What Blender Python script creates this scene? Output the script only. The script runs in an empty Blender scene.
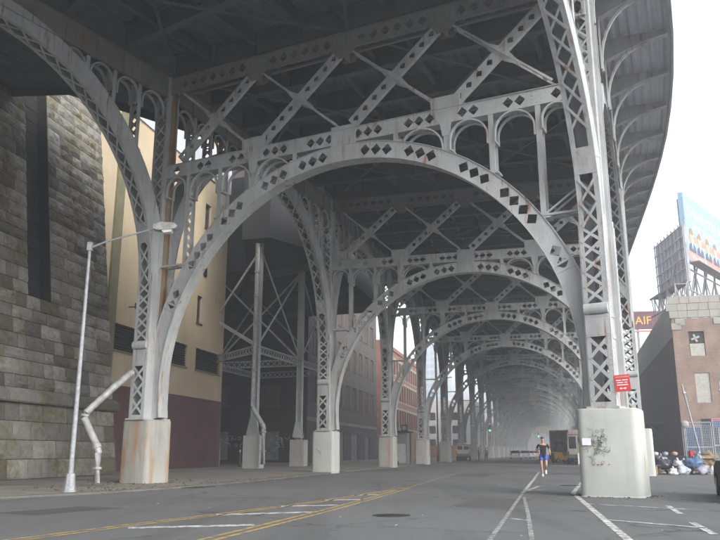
import bpy, bmesh, math, random
from mathutils import Vector, Matrix
R = math.radians
random.seed(7)
S = bpy.context.scene
COL = S.collection

# ------------------------------------------------------------------ camera, sky, sun, exposure
cam_d = bpy.data.cameras.new('camera'); cam = bpy.data.objects.new('camera', cam_d); COL.objects.link(cam)
cam.location = (0, 0, 1.18); cam.rotation_euler = (R(90) + math.atan(182 / 760), 0, 0)
cam_d.sensor_width = 36; cam_d.lens = 38.0; cam_d.clip_start = 0.05; cam_d.clip_end = 6000
S.camera = cam

SUN_AZ, SUN_EL = 142, 28          # degrees from +Y towards +X, height
w = bpy.data.worlds.new('World'); S.world = w; w.use_nodes = True
nt = w.node_tree; bg = nt.nodes['Background']
sky = nt.nodes.new('ShaderNodeTexSky'); sky.sky_type = 'NISHITA'; sky.sun_disc = False
sky.sun_elevation = R(SUN_EL); sky.sun_rotation = R(SUN_AZ); sky.dust_density = 1.0; sky.air_density = 1.0
hs = nt.nodes.new('ShaderNodeHueSaturation'); hs.inputs['Saturation'].default_value = 0.22
nt.links.new(sky.outputs[0], hs.inputs['Color']); nt.links.new(hs.outputs[0], bg.inputs['Color'])
bg.inputs['Strength'].default_value = 0.15
sl = bpy.data.lights.new('sun', 'SUN'); so = bpy.data.objects.new('sun', sl); COL.objects.link(so)
sl.energy = 1.5; sl.angle = R(40); sl.color = (1, .965, .91)
sd = Vector((math.sin(R(SUN_AZ)) * math.cos(R(SUN_EL)), math.cos(R(SUN_AZ)) * math.cos(R(SUN_EL)), math.sin(R(SUN_EL))))
so.rotation_euler = sd.to_track_quat('Z', 'Y').to_euler(); so.location = (30, -30, 60)
S.view_settings.view_transform = 'Standard'; S.view_settings.look = 'None'
S.view_settings.exposure = 1.9; S.view_settings.gamma = 1.0; S.view_settings.use_curve_mapping = False
HAZE = .0029
S.cycles.use_adaptive_sampling = True; S.cycles.adaptive_threshold = .025
S.cycles.use_denoising = True
S.cycles.max_bounces = 6; S.cycles.diffuse_bounces = 4; S.cycles.glossy_bounces = 2; S.cycles.volume_bounces = 0
S.cycles.transparent_max_bounces = 8

# ------------------------------------------------------------------ mesh collector
class MB:
    def __init__(self): self.v = []; self.f = []; self.k = {}
    def p(self, c):
        k = (round(c[0], 4), round(c[1], 4), round(c[2], 4))
        i = self.k.get(k)
        if i is None: i = self.k[k] = len(self.v); self.v.append(k)
        return i
    def q(self, *pts):
        ids = [self.p(c) for c in pts]
        out = []
        for i in ids:
            if not out or out[-1] != i: out.append(i)
        if len(out) > 2 and out[0] == out[-1]: out.pop()
        if len(set(out)) == len(out) >= 3: self.f.append(out)
    def hexa(self, a):                      # 8 corners: bottom 4 ccw, top 4 ccw
        for i in ((0, 3, 2, 1), (4, 5, 6, 7), (0, 1, 5, 4), (1, 2, 6, 5), (2, 3, 7, 6), (3, 0, 4, 7)):
            self.q(*[a[j] for j in i])
    def box(self, x0, x1, y0, y1, z0, z1, m=None):
        a = [(x0, y0, z0), (x1, y0, z0), (x1, y1, z0), (x0, y1, z0), (x0, y0, z1), (x1, y0, z1), (x1, y1, z1), (x0, y1, z1)]
        if m is not None: a = [tuple(m @ Vector(c)) for c in a]
        self.hexa(a); return self
    def bar(self, p0, p1, w, t, up=(0, 0, 1)):   # box from p0 to p1: w sideways, t along up
        p0, p1 = Vector(p0), Vector(p1); d = (p1 - p0)
        if d.length < 1e-5: return self
        d.normalize(); u = Vector(up)
        sd_ = d.cross(u)
        if sd_.length < 1e-4: sd_ = d.cross(Vector((1, 0, 0)))
        sd_.normalize(); u = sd_.cross(d).normalized()
        s_, u_ = sd_ * w / 2, u * t / 2
        a = [p0 - s_ - u_, p0 + s_ - u_, p1 + s_ - u_, p1 - s_ - u_, p0 - s_ + u_, p0 + s_ + u_, p1 + s_ + u_, p1 - s_ + u_]
        self.hexa([tuple(c) for c in a]); return self
    def prism(self, pts, f0, f1):           # outline with two mapping functions (front, back)
        n = len(pts)
        self.q(*[f0(*c) for c in pts]); self.q(*[f1(*c) for c in reversed(pts)])
        for i in range(n):
            a, b = pts[i], pts[(i + 1) % n]
            self.q(f0(*b), f0(*a), f1(*a), f1(*b))
        return self
    def tube(self, path, r, n=8, cap=True):
        path = [Vector(c) for c in path]; rings = []
        for i, c in enumerate(path):
            d = (path[min(i + 1, len(path) - 1)] - path[max(i - 1, 0)]).normalized()
            a = d.cross(Vector((0, 0, 1)))
            if a.length < 1e-3: a = d.cross(Vector((0, 1, 0)))
            a.normalize(); b = d.cross(a)
            rr = r[i] if isinstance(r, (list, tuple)) else r
            rings.append([tuple(c + a * rr * math.cos(2 * math.pi * j / n) + b * rr * math.sin(2 * math.pi * j / n)) for j in range(n)])
        for i in range(len(rings) - 1):
            for j in range(n):
                self.q(rings[i][j], rings[i][(j + 1) % n], rings[i + 1][(j + 1) % n], rings[i + 1][j])
        if cap: self.q(*reversed(rings[0])); self.q(*rings[-1])
        return self
    def dplate(self, mp, s0, s1, r0, r1, w0, w1, n, solid=None, hole=.33):   # plate with diamond holes
        ds = (s1 - s0) / n; rc = (r0 + r1) / 2
        for i in range(n):
            a, b = s0 + ds * i, s0 + ds * (i + 1); m = (a + b) / 2
            for wv, fl in ((w0, 0), (w1, 1)):
                A, B, C, D = mp(a, r0, wv), mp(b, r0, wv), mp(b, r1, wv), mp(a, r1, wv)
                if solid and solid(m):
                    self.q(*((A, B, C, D) if not fl else (D, C, B, A)))
                else:
                    hr = hole * (r1 - r0); hs_ = min(hr, ds * .465)
                    l, o, r_, t = mp(m - hs_, rc, wv), mp(m, rc - hr, wv), mp(m + hs_, rc, wv), mp(m, rc + hr, wv)
                    tr = [(A, B, o), (B, r_, o), (B, C, r_), (C, t, r_), (C, D, t), (D, l, t), (D, A, l), (A, o, l)]
                    for x in tr: self.q(*(x if not fl else x[::-1]))
            if not (solid and solid(m)):
                hr = hole * (r1 - r0); hs_ = min(hr, ds * .465)
                dd = [(m - hs_, rc), (m, rc - hr), (m + hs_, rc), (m, rc + hr)]
                for j in range(4):
                    c0, c1 = dd[j], dd[(j + 1) % 4]
                    self.q(mp(*c0, w0), mp(*c1, w0), mp(*c1, w1), mp(*c0, w1))
            for rr in (r0, r1):
                self.q(mp(a, rr, w0), mp(a, rr, w1), mp(b, rr, w1), mp(b, rr, w0))
        for a in (s0, s1): self.q(mp(a, r0, w0), mp(a, r1, w0), mp(a, r1, w1), mp(a, r0, w1))
        return self
    def sweep(self, mp, s0, s1, r0, r1, w0, w1, n):    # solid curved bar
        for i in range(n):
            a, b = s0 + (s1 - s0) * i / n, s0 + (s1 - s0) * (i + 1) / n
            self.q(mp(a, r0, w0), mp(b, r0, w0), mp(b, r1, w0), mp(a, r1, w0))
            self.q(mp(a, r1, w1), mp(b, r1, w1), mp(b, r0, w1), mp(a, r0, w1))
            self.q(mp(a, r0, w1), mp(b, r0, w1), mp(b, r0, w0), mp(a, r0, w0))
            self.q(mp(a, r1, w0), mp(b, r1, w0), mp(b, r1, w1), mp(a, r1, w1))
        for a in (s0, s1): self.q(mp(a, r0, w0), mp(a, r1, w0), mp(a, r1, w1), mp(a, r0, w1))
        return self
    def rivet(self, c, nrm, r=.022):
        c = Vector(c); nn = Vector(nrm).normalized(); a = nn.orthogonal().normalized(); b = nn.cross(a)
        base = [c + a * r, c + b * r, c - a * r, c - b * r]; top = [c + (x - c) * .55 + nn * r * .8 for x in base]
        for i in range(4): self.q(tuple(base[i]), tuple(base[(i + 1) % 4]), tuple(top[(i + 1) % 4]), tuple(top[i]))
        self.q(*[tuple(x) for x in top]); return self
    def merge(self, o, m=None):
        for fc in o.f: self.q(*[o.v[i] if m is None else tuple(m @ Vector(o.v[i])) for i in fc])
        return self
    def mesh(self, name='m', smooth=False):
        me = bpy.data.meshes.new(name); me.from_pydata(self.v, [], self.f); me.update()
        bm = bmesh.new(); bm.from_mesh(me); bmesh.ops.recalc_face_normals(bm, faces=bm.faces); bm.to_mesh(me); bm.free()
        if smooth:
            for p_ in me.polygons: p_.use_smooth = True
        return me

def ob(name, data, mat=None, parent=None, loc=(0, 0, 0), rz=0, scale=(1, 1, 1), smooth=False, kind=None):
    if isinstance(data, MB): data = data.mesh(name, smooth)
    if mat is not None and data is not None and not data.materials: data.materials.append(mat)
    o = bpy.data.objects.new(name, data); COL.objects.link(o)
    o.location = loc; o.rotation_euler = (0, 0, rz); o.scale = scale
    if parent is not None: o.parent = parent
    if kind: o['kind'] = kind
    return o
def tag(o, label, cat, group=None):
    o['label'] = label; o['category'] = cat
    if group: o['group'] = group
    return o
def struct(name, data, mat, smooth=False):
    return ob(name, data, mat, kind='structure', smooth=smooth)
def thing(name, label, cat, loc=(0, 0, 0), rz=0, group=None):
    return tag(ob(name, None, None, None, loc, rz), label, cat, group)
def copy_tree(o, parent=None, mat=None):
    c = o.copy(); COL.objects.link(c)
    if parent is not None: c.parent = parent
    for ch in list(o.children): copy_tree(ch, c)
    return c

# ------------------------------------------------------------------ materials
class NT:
    def __init__(self, name):
        self.m = bpy.data.materials.new(name); self.m.use_nodes = True; self.t = self.m.node_tree
        self.b = self.t.nodes['Principled BSDF']
    def n(self, typ, **kw):
        x = self.t.nodes.new('ShaderNode' + typ)
        for k, v in kw.items():
            if k.startswith('i_'): x.inputs[k[2:].replace('_', ' ')].default_value = v
            else: setattr(x, k, v)
        return x
    def l(self, a, b): self.t.links.new(a, b)
    def coord(self, kind='pos', scale=(1, 1, 1)):
        if kind == 'pos': src = self.n('NewGeometry').outputs['Position']
        else: src = self.n('TexCoord').outputs['Object']
        mp = self.n('Mapping'); mp.inputs['Scale'].default_value = scale
        self.l(src, mp.inputs['Vector']); return mp.outputs[0]
    def noise(self, vec, sc, det=4, rough=.55):
        x = self.n('TexNoise'); x.inputs['Scale'].default_value = sc; x.inputs['Detail'].default_value = det
        x.inputs['Roughness'].default_value = rough; self.l(vec, x.inputs['Vector']); return x.outputs['Fac']
    def ramp(self, fac, a, b, ca=(0, 0, 0, 1), cb=(1, 1, 1, 1)):
        x = self.n('ValToRGB'); e = x.color_ramp.elements
        e[0].position = a; e[1].position = b; e[0].color = ca; e[1].color = cb
        self.l(fac, x.inputs[0]); return x.outputs[0]
    def mix(self, fac, a, b, mode='MIX'):
        x = self.n('MixRGB', blend_type=mode)
        for s_, i in ((fac, 0), (a, 1), (b, 2)):
            if isinstance(s_, (int, float)): x.inputs[i].default_value = s_
            elif isinstance(s_, tuple): x.inputs[i].default_value = s_ if len(s_) == 4 else (*s_, 1)
            else: self.l(s_, x.inputs[i])
        return x.outputs[0]
    def math(self, op, a, b):
        x = self.n('Math', operation=op)
        for s_, i in ((a, 0), (b, 1)):
            if isinstance(s_, (int, float)): x.inputs[i].default_value = s_
            else: self.l(s_, x.inputs[i])
        return x.outputs[0]
    def bump(self, h, strength=.3, dist=.02):
        x = self.n('Bump'); x.inputs['Strength'].default_value = strength; x.inputs['Distance'].default_value = dist
        self.l(h, x.inputs['Height']); self.l(x.outputs[0], self.b.inputs['Normal'])
    def done(self, col, rough=.8, metal=0., spec=None):
        if isinstance(col, tuple): self.b.inputs['Base Color'].default_value = (*col[:3], 1)
        else: self.l(col, self.b.inputs['Base Color'])
        if isinstance(rough, (int, float)): self.b.inputs['Roughness'].default_value = rough
        else: self.l(rough, self.b.inputs['Roughness'])
        self.b.inputs['Metallic'].default_value = metal
        if spec is not None: self.b.inputs['Specular IOR Level'].default_value = spec
        return self.m

def plain(name, c, rough=.7, metal=0., var=.12, sc=6, emit=None, bump=0.):
    t = NT(name); v = t.coord('obj'); nz = t.noise(v, sc)
    c2 = tuple(max(0, x * (1 - var * 2)) for x in c); c1 = tuple(min(1, x * (1 + var)) for x in c)
    col = t.ramp(nz, .3, .7, (*c2, 1), (*c1, 1))
    if bump: t.bump(t.noise(v, sc * 4), bump, .02)
    m = t.done(col, rough, metal)
    if emit: t.b.inputs['Emission Color'].default_value = (*emit[:3], 1); t.b.inputs['Emission Strength'].default_value = emit[3]
    return m

def steel(name, c=(.45, .465, .465), rust=.565, dirt=.5):
    t = NT(name); v = t.coord('pos'); vs = t.coord('pos', (1, 1, .12))
    base = t.ramp(t.noise(v, .9, 6), .3, .72, (*[x * .74 for x in c], 1), (*c, 1))
    grime = t.ramp(t.noise(vs, 2.2, 5, .65), .45, .8)
    base = t.mix(t.math('MULTIPLY', grime, dirt), base, (.13, .125, .11))
    r = t.math('MULTIPLY', t.ramp(t.noise(v, .7, 3), .44, .58), t.ramp(t.noise(vs, 6, 6, .7), rust - .03, rust + .1))
    base = t.mix(r, base, t.mix(t.noise(v, 9), (.12, .045, .016), (.36, .16, .055)))
    t.bump(t.noise(v, 16, 3), .12, .01)
    return t.done(base, .58)
M = {}
M['steel'] = steel('grey_steel_paint')
M['steel_rust'] = steel('rusting_steel_paint', (.30, .235, .15), .40, .6)
M['chord'] = steel('shaded_steel_paint', (.20, .20, .195), .56, .6)  # steel colour darkened to put shade into upper chords and edge girders
M['beam'] = steel('dark_steel_paint', (.082, .086, .094), .72, .4)  # much darker steel tone for floor beams, bracing and left fascia

def masonry(name, c1, c2, mortar, w_=.21, h_=.075, mort=.012, var=.5, rough=.9, stain=.4, axis=True):
    t = NT(name); tc = t.n('TexCoord'); sx = t.n('SeparateXYZ'); t.l(tc.outputs['Object'], sx.inputs[0])
    cx = t.n('CombineXYZ'); t.l(t.math('ADD', sx.outputs[0], sx.outputs[1]), cx.inputs[0]); t.l(sx.outputs[2], cx.inputs[1])
    br = t.n('TexBrick'); t.l(cx.outputs[0], br.inputs['Vector'])
    br.inputs['Color1'].default_value = (*c1, 1); br.inputs['Color2'].default_value = (*c2, 1); br.inputs['Mortar'].default_value = (*mortar, 1)
    br.inputs['Scale'].default_value = 1; br.inputs['Mortar Size'].default_value = mort; br.inputs['Brick Width'].default_value = w_
    br.inputs['Row Height'].default_value = h_; br.inputs['Bias'].default_value = 0
    v = t.coord('obj'); vs = t.coord('obj', (1, 1, .2))
    col = t.mix(t.ramp(t.noise(v, .7, 6), .35, .7), br.outputs[0], t.mix(1, br.outputs[0], (.62, .6, .6), 'MULTIPLY'))
    col = t.mix(t.math('MULTIPLY', t.ramp(t.noise(vs, 1.4, 6, .65), .5, .8), stain), col, (.07, .06, .055))
    t.bump(br.outputs['Fac'], -.35, .02)
    return t.done(col, rough)

def concrete(name, c, c2, stain, amt=.5, rust=0., rough=.85, sc=1.1, streak=.15):
    t = NT(name); v = t.coord('pos'); vs = t.coord('pos', (1, 1, streak))
    col = t.ramp(t.noise(v, sc, 7, .62), .32, .7, (*c2, 1), (*c, 1))
    col = t.mix(t.math('MULTIPLY', t.ramp(t.noise(vs, 3.1, 6, .68), .5, .78), amt), col, stain)
    if rust:
        col = t.mix(t.math('MULTIPLY', t.ramp(t.noise(vs, 2.3, 5, .6), .52, .66), rust), col, (.33, .15, .045))
    t.bump(t.math('ADD', t.noise(v, 60, 4), t.math('MULTIPLY', t.noise(v, 2.5, 3), .6)), .16, .012)
    return t.done(col, rough)
M['pier'] = concrete('pale_painted_concrete', (.43, .44, .41), (.37, .38, .355), (.26, .24, .2), .35)
M['pier_old'] = concrete('stained_concrete', (.36, .355, .325), (.29, .287, .262), (.16, .15, .12), .6, .75)
M['pier_grey'] = concrete('grey_concrete', (.40, .40, .37), (.32, .32, .3), (.14, .13, .11), .6, .12)
M['sidewalk'] = concrete('dirty_pavement', (.24, .225, .195), (.15, .14, .12), (.075, .068, .058), .75, sc=.35, streak=1)
M['kerb'] = concrete('kerb_concrete', (.15, .145, .13), (.10, .095, .085), (.055, .05, .045), .8, streak=1)
M['ground'] = concrete('bare_ground', (.16, .155, .14), (.11, .105, .1), (.07, .065, .06), .5, sc=.05, streak=1)

def asphalt():
    t = NT('worn_asphalt'); v = t.coord('pos')
    big = t.ramp(t.noise(v, .11, 5, .6), .35, .68, (.108, .109, .11, 1), (.155, .156, .156, 1))
    fine = t.noise(v, 55, 3, .7); fine2 = t.noise(v, 9, 5, .7)
    col = t.mix(t.ramp(fine, .3, .75), t.mix(1, big, (.58, .58, .58), 'MULTIPLY'), t.mix(1, big, (1.3, 1.3, 1.3), 'MULTIPLY'))
    col = t.mix(t.math('MULTIPLY', t.ramp(fine2, .5, .72), .6), col, (.066, .066, .064))
    va = t.n('Mapping'); va.inputs['Rotation'].default_value = (0, 0, R(14)); va.inputs['Scale'].default_value = (.8, .05, 1)
    t.l(t.n('NewGeometry').outputs['Position'], va.inputs['Vector'])
    tr = t.ramp(t.noise(va.outputs[0], 1.0, 4, .6), .5, .72)
    col = t.mix(t.math('MULTIPLY', tr, .65), col, (.06, .06, .058))
    vo = t.n('TexVoronoi', feature='DISTANCE_TO_EDGE'); vo.inputs['Scale'].default_value = .22
    wv = t.n('VectorMath', operation='ADD'); t.l(v, wv.inputs[0])
    nn = t.n('TexNoise'); nn.inputs['Scale'].default_value = 1.3; t.l(v, nn.inputs['Vector']); t.l(nn.outputs['Color'], wv.inputs[1])
    t.l(wv.outputs[0], vo.inputs['Vector'])
    crack = t.ramp(vo.outputs['Distance'], .0, .012, (1, 1, 1, 1), (0, 0, 0, 1))
    col = t.mix(t.math('MULTIPLY', crack, t.math('MULTIPLY', t.ramp(t.noise(v, .25), .4, .55), .9)), col, (.025, .025, .025))
    t.bump(t.math('ADD', fine, t.math('MULTIPLY', fine2, .6)), .35, .012)
    return t.done(col, .82)
M['asphalt'] = asphalt()
def paint(name, c):
    t = NT(name); v = t.coord('pos')
    worn = t.math('MULTIPLY', t.ramp(t.noise(v, 5, 8, .78), .43, .58), 1.0)
    return t.done(t.mix(worn, tuple(c), (.13, .13, .125)), .75)
M['white_line'] = paint('worn_white_paint', (.62, .62, .6)); M['yellow_line'] = paint('worn_yellow_paint', (.50, .33, .07))
t = NT('faded_white_paint'); v_ = t.coord('pos'); M['faded_line'] = t.done(t.mix(t.ramp(t.noise(v_, 6, 7, .8), .36, .56), (.45, .45, .44), (.13, .13, .128)), .8)

def stone():
    t = NT('mossy_granite'); oi = t.n('ObjectInfo'); v = t.coord('pos')
    col = t.ramp(oi.outputs['Random'], 0, 1, (.11, .104, .094, 1), (.40, .385, .35, 1))
    e = t.t.nodes[-1]
    col = t.mix(t.ramp(t.noise(v, 5, 8, .7), .3, .72), t.mix(1, col, (.6, .58, .56), 'MULTIPLY'), col)
    moss = t.math('MULTIPLY', t.ramp(t.noise(v, .6, 4, .6), .43, .58), t.ramp(t.noise(v, 3, 6, .7), .34, .6))
    col = t.mix(t.math('MULTIPLY', moss, .85), col, (.105, .09, .022))
    vs = t.coord('pos', (1, 1, .1))
    col = t.mix(t.math('MULTIPLY', t.ramp(t.noise(vs, 1.3, 5, .6), .54, .74), .6), col, (.07, .066, .06))
    t.bump(t.noise(v, 7, 8, .7), .9, .06)
    return t.done(col, .92)
M['stone'] = stone()
M['mortar'] = plain('dark_mortar', (.10, .09, .075), .95, sc=3)
M['slot'] = concrete('near_black_stone', (.02, .019, .019), (.011, .011, .011), (.04, .034, .028), .4)  # near-black stone for the back and sides of the wall slot
def stucco():
    t = NT('stained_beige_stucco'); v = t.coord('obj'); vs = t.coord('obj', (1, 1, .12))
    col = t.ramp(t.noise(v, .35, 6), .3, .7, (.37, .295, .195, 1), (.46, .375, .255, 1))
    col = t.mix(t.math('MULTIPLY', t.ramp(t.noise(vs, 1.6, 6, .7), .5, .75), .5), col, (.25, .2, .14))
    sz = t.n('SeparateXYZ'); t.l(v, sz.inputs[0])
    low = t.ramp(t.math('MULTIPLY', sz.outputs[2], .1), .42, .74, (1, 1, 1, 1), (0, 0, 0, 1))
    pat = t.math('MULTIPLY', t.ramp(t.noise(t.coord('obj', (1, 1, .45)), 1.5, 6, .6), .52, .56), low)
    col = t.mix(t.math('MULTIPLY', pat, .8), col, (.33, .32, .29))
    t.bump(t.noise(v, 12), .15, .02)
    return t.done(col, .9)
M['stucco'] = stucco()
M['purple_brick'] = masonry('maroon_painted_brick', (.115, .05, .06), (.13, .065, .07), (.08, .038, .045), .42, .14, .018, stain=.35)
M['dark_brick'] = masonry('dark_brown_brick', (.07, .034, .027), (.05, .026, .022), (.045, .038, .034), stain=.6)
M['grey_brick'] = masonry('grey_brown_brick', (.125, .113, .10), (.098, .088, .08), (.09, .085, .078), .24, .08, stain=.4)
M['red_brick'] = masonry('red_brick', (.34, .13, .075), (.27, .10, .06), (.3, .2, .15), .22, .075, stain=.2)
M['tan_brick'] = masonry('mottled_brick', (.31, .19, .14), (.22, .135, .105), (.33, .28, .24), .24, .08, stain=.3)
M['maroon_wall'] = masonry('dark_side_brick', (.145, .098, .085), (.115, .078, .07), (.05, .04, .04), .24, .08, stain=.3)  # darker brick than the front, for the warehouse side
M['orange_brick'] = masonry('orange_brick', (.5, .23, .12), (.42, .18, .10), (.4, .3, .22), stain=.1)
M['block'] = concrete('parapet_concrete_block', (.34, .33, .29), (.27, .26, .23), (.2, .18, .15), .5)
M['dark_glass'] = plain('dark_window_glass', (.02, .022, .025), .15, var=.3, sc=2)
M['louvre'] = plain('black_louvre', (.028, .026, .028), .6, var=.3, sc=3)
M['board'] = plain('window_board', (.115, .078, .065), .8, var=.25, sc=2)
M['board_grey'] = plain('grey_board', (.26, .24, .22), .85, var=.2, sc=2)
M['pale_panel'] = plain('pale_blue_panel', (.22, .27, .28), .8, var=.25, sc=1.5)
M['lintel'] = plain('white_stone_trim', (.42, .40, .36), .8)
M['galv'] = plain('galvanised_metal', (.34, .355, .37), .5, .2, var=.15, sc=12)
M['pipe'] = plain('grey_pipe_paint', (.36, .36, .36), .5, .1, var=.2, sc=5)
M['black'] = plain('black_rubber', (.018, .018, .018), .8)
M['black_metal'] = plain('black_metal', (.022, .022, .025), .45)
M['white_metal'] = plain('white_vehicle_paint', (.62, .6, .56), .35, var=.08)
M['chrome'] = plain('chrome', (.5, .5, .5), .25, .9)
M['green_stain'] = concrete('algae_stained_render', (.16, .15, .085), (.11, .105, .055), (.2, .17, .11), .6, streak=.08)
M['grey_render'] = plain('pale_grey_cladding', (.46, .48, .52), .8, var=.1, sc=.5)

# ------------------------------------------------------------------ ground, road, pavement
g = MB(); g.q((-3000, -600, -.03), (3000, -600, -.03), (3000, 4000, -.03), (-3000, 4000, -.03))
struct('ground', g, M['ground'])
KERB = [(-13.5, 12.0), (-11.2, 17.0), (-9.3, 20.5), (-7.6, 22.9), (-6.2, 25.9), (-4.7, 30.9), (-3.2, 37.5), (-1.55, 45.0), (2.75, 62.0), (6.75, 78.0), (14.75, 110), (22.75, 142), (32.75, 182), (47.75, 242), (72, 339)]
g = MB(); prev = None
right = [(60, 12), (60, 17), (60, 20.5), (60, 22.9), (60, 25.9), (60, 30.9), (60, 37.5), (60, 45), (62, 62), (64, 78), (70, 110), (78, 142), (90, 182), (105, 242), (130, 339)]
g.q((-20, -80, 0), (60, -80, 0), (60, 12, 0), (-13.5, 12, 0))
for i in range(len(KERB) - 1):
    g.q((*KERB[i], 0), (*right[i], 0), (*right[i + 1], 0), (*KERB[i + 1], 0))
road = struct('road', g, M['asphalt'])
sw = MB(); kb = MB()
HK = .055
def offs(i, d):
    a = Vector(KERB[max(i - 1, 0)]); b = Vector(KERB[min(i + 1, len(KERB) - 1)]); t_ = (b - a).normalized()
    return (KERB[i][0] - t_.y * d, KERB[i][1] + t_.x * d)
for i in range(len(KERB) - 1):
    a, b = offs(i, .16), offs(i + 1, .16); c, d = offs(i + 1, 34), offs(i, 34)
    if i < 5: c, d = (-60, c[1] + 4), (-60, d[1] + 4)
    sw.q((*a, HK + .004), (*d, HK + .004), (*c, HK + .004), (*b, HK + .004))
    k0, k1 = KERB[i], KERB[i + 1]
    kb.hexa([(*k0, -.02), (*k1, -.02), (*b, -.02), (*a, -.02), (*k0, HK), (*k1, HK), (*b, HK), (*a, HK)])
struct('pavement', sw, M['sidewalk']); struct('kerb', kb, M['kerb'])

def line(pts, wd, mat, z=.004, name='lane_line', parent=road):
    m = MB(); L_, R_ = [], []
    for i, c in enumerate(pts):
        a = Vector(pts[max(i - 1, 0)]); b = Vector(pts[min(i + 1, len(pts) - 1)]); t_ = (b - a).normalized()
        n_ = Vector((-t_.y, t_.x)) * wd / 2; c = Vector(c)
        L_.append((*(c + n_), z)); R_.append((*(c - n_), z))
    for i in range(len(pts) - 1): m.q(R_[i], R_[i + 1], L_[i + 1], L_[i])
    return ob(name, m, mat, parent)
def par(pts, d):
    out = []
    for i, c in enumerate(pts):
        a = Vector(pts[max(i - 1, 0)]); b = Vector(pts[min(i + 1, len(pts) - 1)]); t_ = (b - a).normalized()
        out.append((c[0] - t_.y * d, c[1] + t_.x * d))
    return out
yA = [(-6.4, 7.5), (-4.75, 11.06), (-3.77, 13.3), (-2.43, 16.1), (-1.19, 18.9), (.38, 23.2), (1.5, 26.6)]
yB = [(-3.0, 7.5), (-2.1, 11.06), (-1.8, 12.2), (-.72, 16.35), (.45, 21.4), (1.6, 26.62)]
for pts in (yA, yB):
    for d in (-.1, .1): line(par(pts, d), .09, M['yellow_line'])
yC = [(1.6, 26.62), (3.73, 36.75), (7.4, 53), (11.4, 69), (15.4, 85), (23.4, 117), (35, 163), (60, 263)]
M['faded_yellow'] = paint('faded_yellow_paint', (.30, .215, .075))
line(yC, .13, M['faded_yellow'])
for a, b in (((-3.7, 12.75), (-1.75, 13.25)), ((-2.75, 15.33), (-.95, 16.05)), ((-1.78, 17.68), (-.5, 18.15)), ((-.93, 19.83), (.05, 20.25)), ((-.2, 22.08), (.55, 22.5))):
    line([a, b], .3, M['white_line'], name='hatch_line')
line([(9.9, 34.8), (9.33, 32.98), (6.3, 23.4)], .13, M['white_line'])
line([(6.3, 23.41), (3.7, 11.06), (2.2, 4)], .13, M['white_line'])
for a, b in (((5.32, 18.52), (6.95, 16.75)), ((6.95, 17.95), (6.25, 15.5)), ((4.41, 14.23), (5.5, 12.72)), ((5.72, 13.75), (5.2, 11.75))):
    line([a, b], .12, M['white_line'], z=.0055, name='parking_line')
line([(10.86, 47.7), (7.9, 35.7), (4.82, 23.4)], .11, M['white_line'], name='bike_lane_line')
line([(4.82, 23.41), (1.79, 11.06), (.4, 5)], .075, M['faded_line'], name='bike_lane_line')
line([(4.42, 21.35), (3.24, 15.33), (2.37, 11.06), (1.2, 5)], .075, M['faded_line'], name='bike_lane_line')
for a, b in (((4.82, 23.6), (6.3, 27.8)), ((5.15, 24.6), (5.95, 25.4)), ((2.74, 14.5), (2.98, 14.1)), ((6.2, 28.2), (6.6, 28.0)), ((8.2, 34.5), (8.5, 34.4))):
    line([a, b], .11, M['white_line'], z=.0055, name='bike_lane_line')
# repairs, drain and manholes
def patch(loc, a, b, rz, nm, c_):
    m_ = MB(); rnd_ = random.Random(nm); pts = [(x + rnd_.uniform(-.06, .06), y + rnd_.uniform(-.06, .06)) for x, y in ((-a, -b), (0, -b), (a, -b), (a, 0), (a, b), (0, b), (-a, b), (-a, 0))]
    m_.q(*[(x, y, 0) for x, y in pts]); ob('asphalt_patch', m_, concrete(nm, c_, tuple(x * .75 for x in c_), tuple(x * .5 for x in c_), .5, streak=1, sc=3), road, (*loc, .002), rz)
patch((3.2, 19.0), .7, 1.8, R(-20), 'patch_asphalt_dark', (.085, .085, .085)); patch((-2.6, 24.5), .6, 1.3, R(-22), 'patch_asphalt_grey', (.135, .135, .13)); patch((6.0, 41.5), .9, 3.2, R(-15), 'patch_asphalt_old', (.075, .075, .075)); patch((-6.2, 16.5), .6, 1.1, R(-30), 'patch_asphalt_new', (.07, .07, .07))
for x, y in ((.6, 15.2), (7.6, 28.5)): mh = MB(); mh.tube([(0, 0, 0), (0, 0, .006)], .36, 20); ob('manhole_cover', mh, M['black_metal'], road, (x, y, .002))
mh = MB(); [mh.box(-.5, .5, -.28 + k * .08, -.24 + k * .08, 0, .008) for k in range(8)]; mh.box(-.52, -.48, -.3, .38, 0, .009); mh.box(.48, .52, -.3, .38, 0, .009); ob('drain_grate', mh, M['black_metal'], road, (-5.55, 27.0, .002), R(70))
# manhole and gutter litter
mh = MB(); mh.tube([(0, 0, 0), (0, 0, .006)], .34, 20); ob('manhole_cover', mh, M['black_metal'], road, (2.2, 33.5, .002))
g = MB()
for i in range(420):
    k = random.choice(range(3, 9)); f_ = random.random(); a, b = KERB[k], KERB[k + 1]
    d = abs(random.gauss(0, .35)) + .05
    x = a[0] + (b[0] - a[0]) * f_ + random.choice((1, -1, -1)) * d; y = a[1] + (b[1] - a[1]) * f_
    s_ = random.uniform(.01, .035); z = .003 if x > a[0] + (b[0] - a[0]) * f_ else HK + .006
    g.bar((x, y, z), (x + random.uniform(-s_, s_) * 2, y + s_, z + s_ * .5), s_, s_ * .4)
gl = ob('kerb_litter', g, plain('leaf_litter', (.12, .085, .045), .9, var=.5, sc=30), kind='stuff')
gl['label'] = 'fine dry grit and leaves gathered along the kerb'
g = MB()
for i in range(140):
    x = random.uniform(-10.5, -4.9); y = random.uniform(23.5, 33); 
    if x > -4.9 - (31 - y) * .3: continue
    s_ = random.uniform(.012, .05); g.bar((x, y, HK + .008), (x + random.uniform(-s_, s_) * 2, y + s_, HK + .008 + s_ * .5), s_, s_ * .4)
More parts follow.
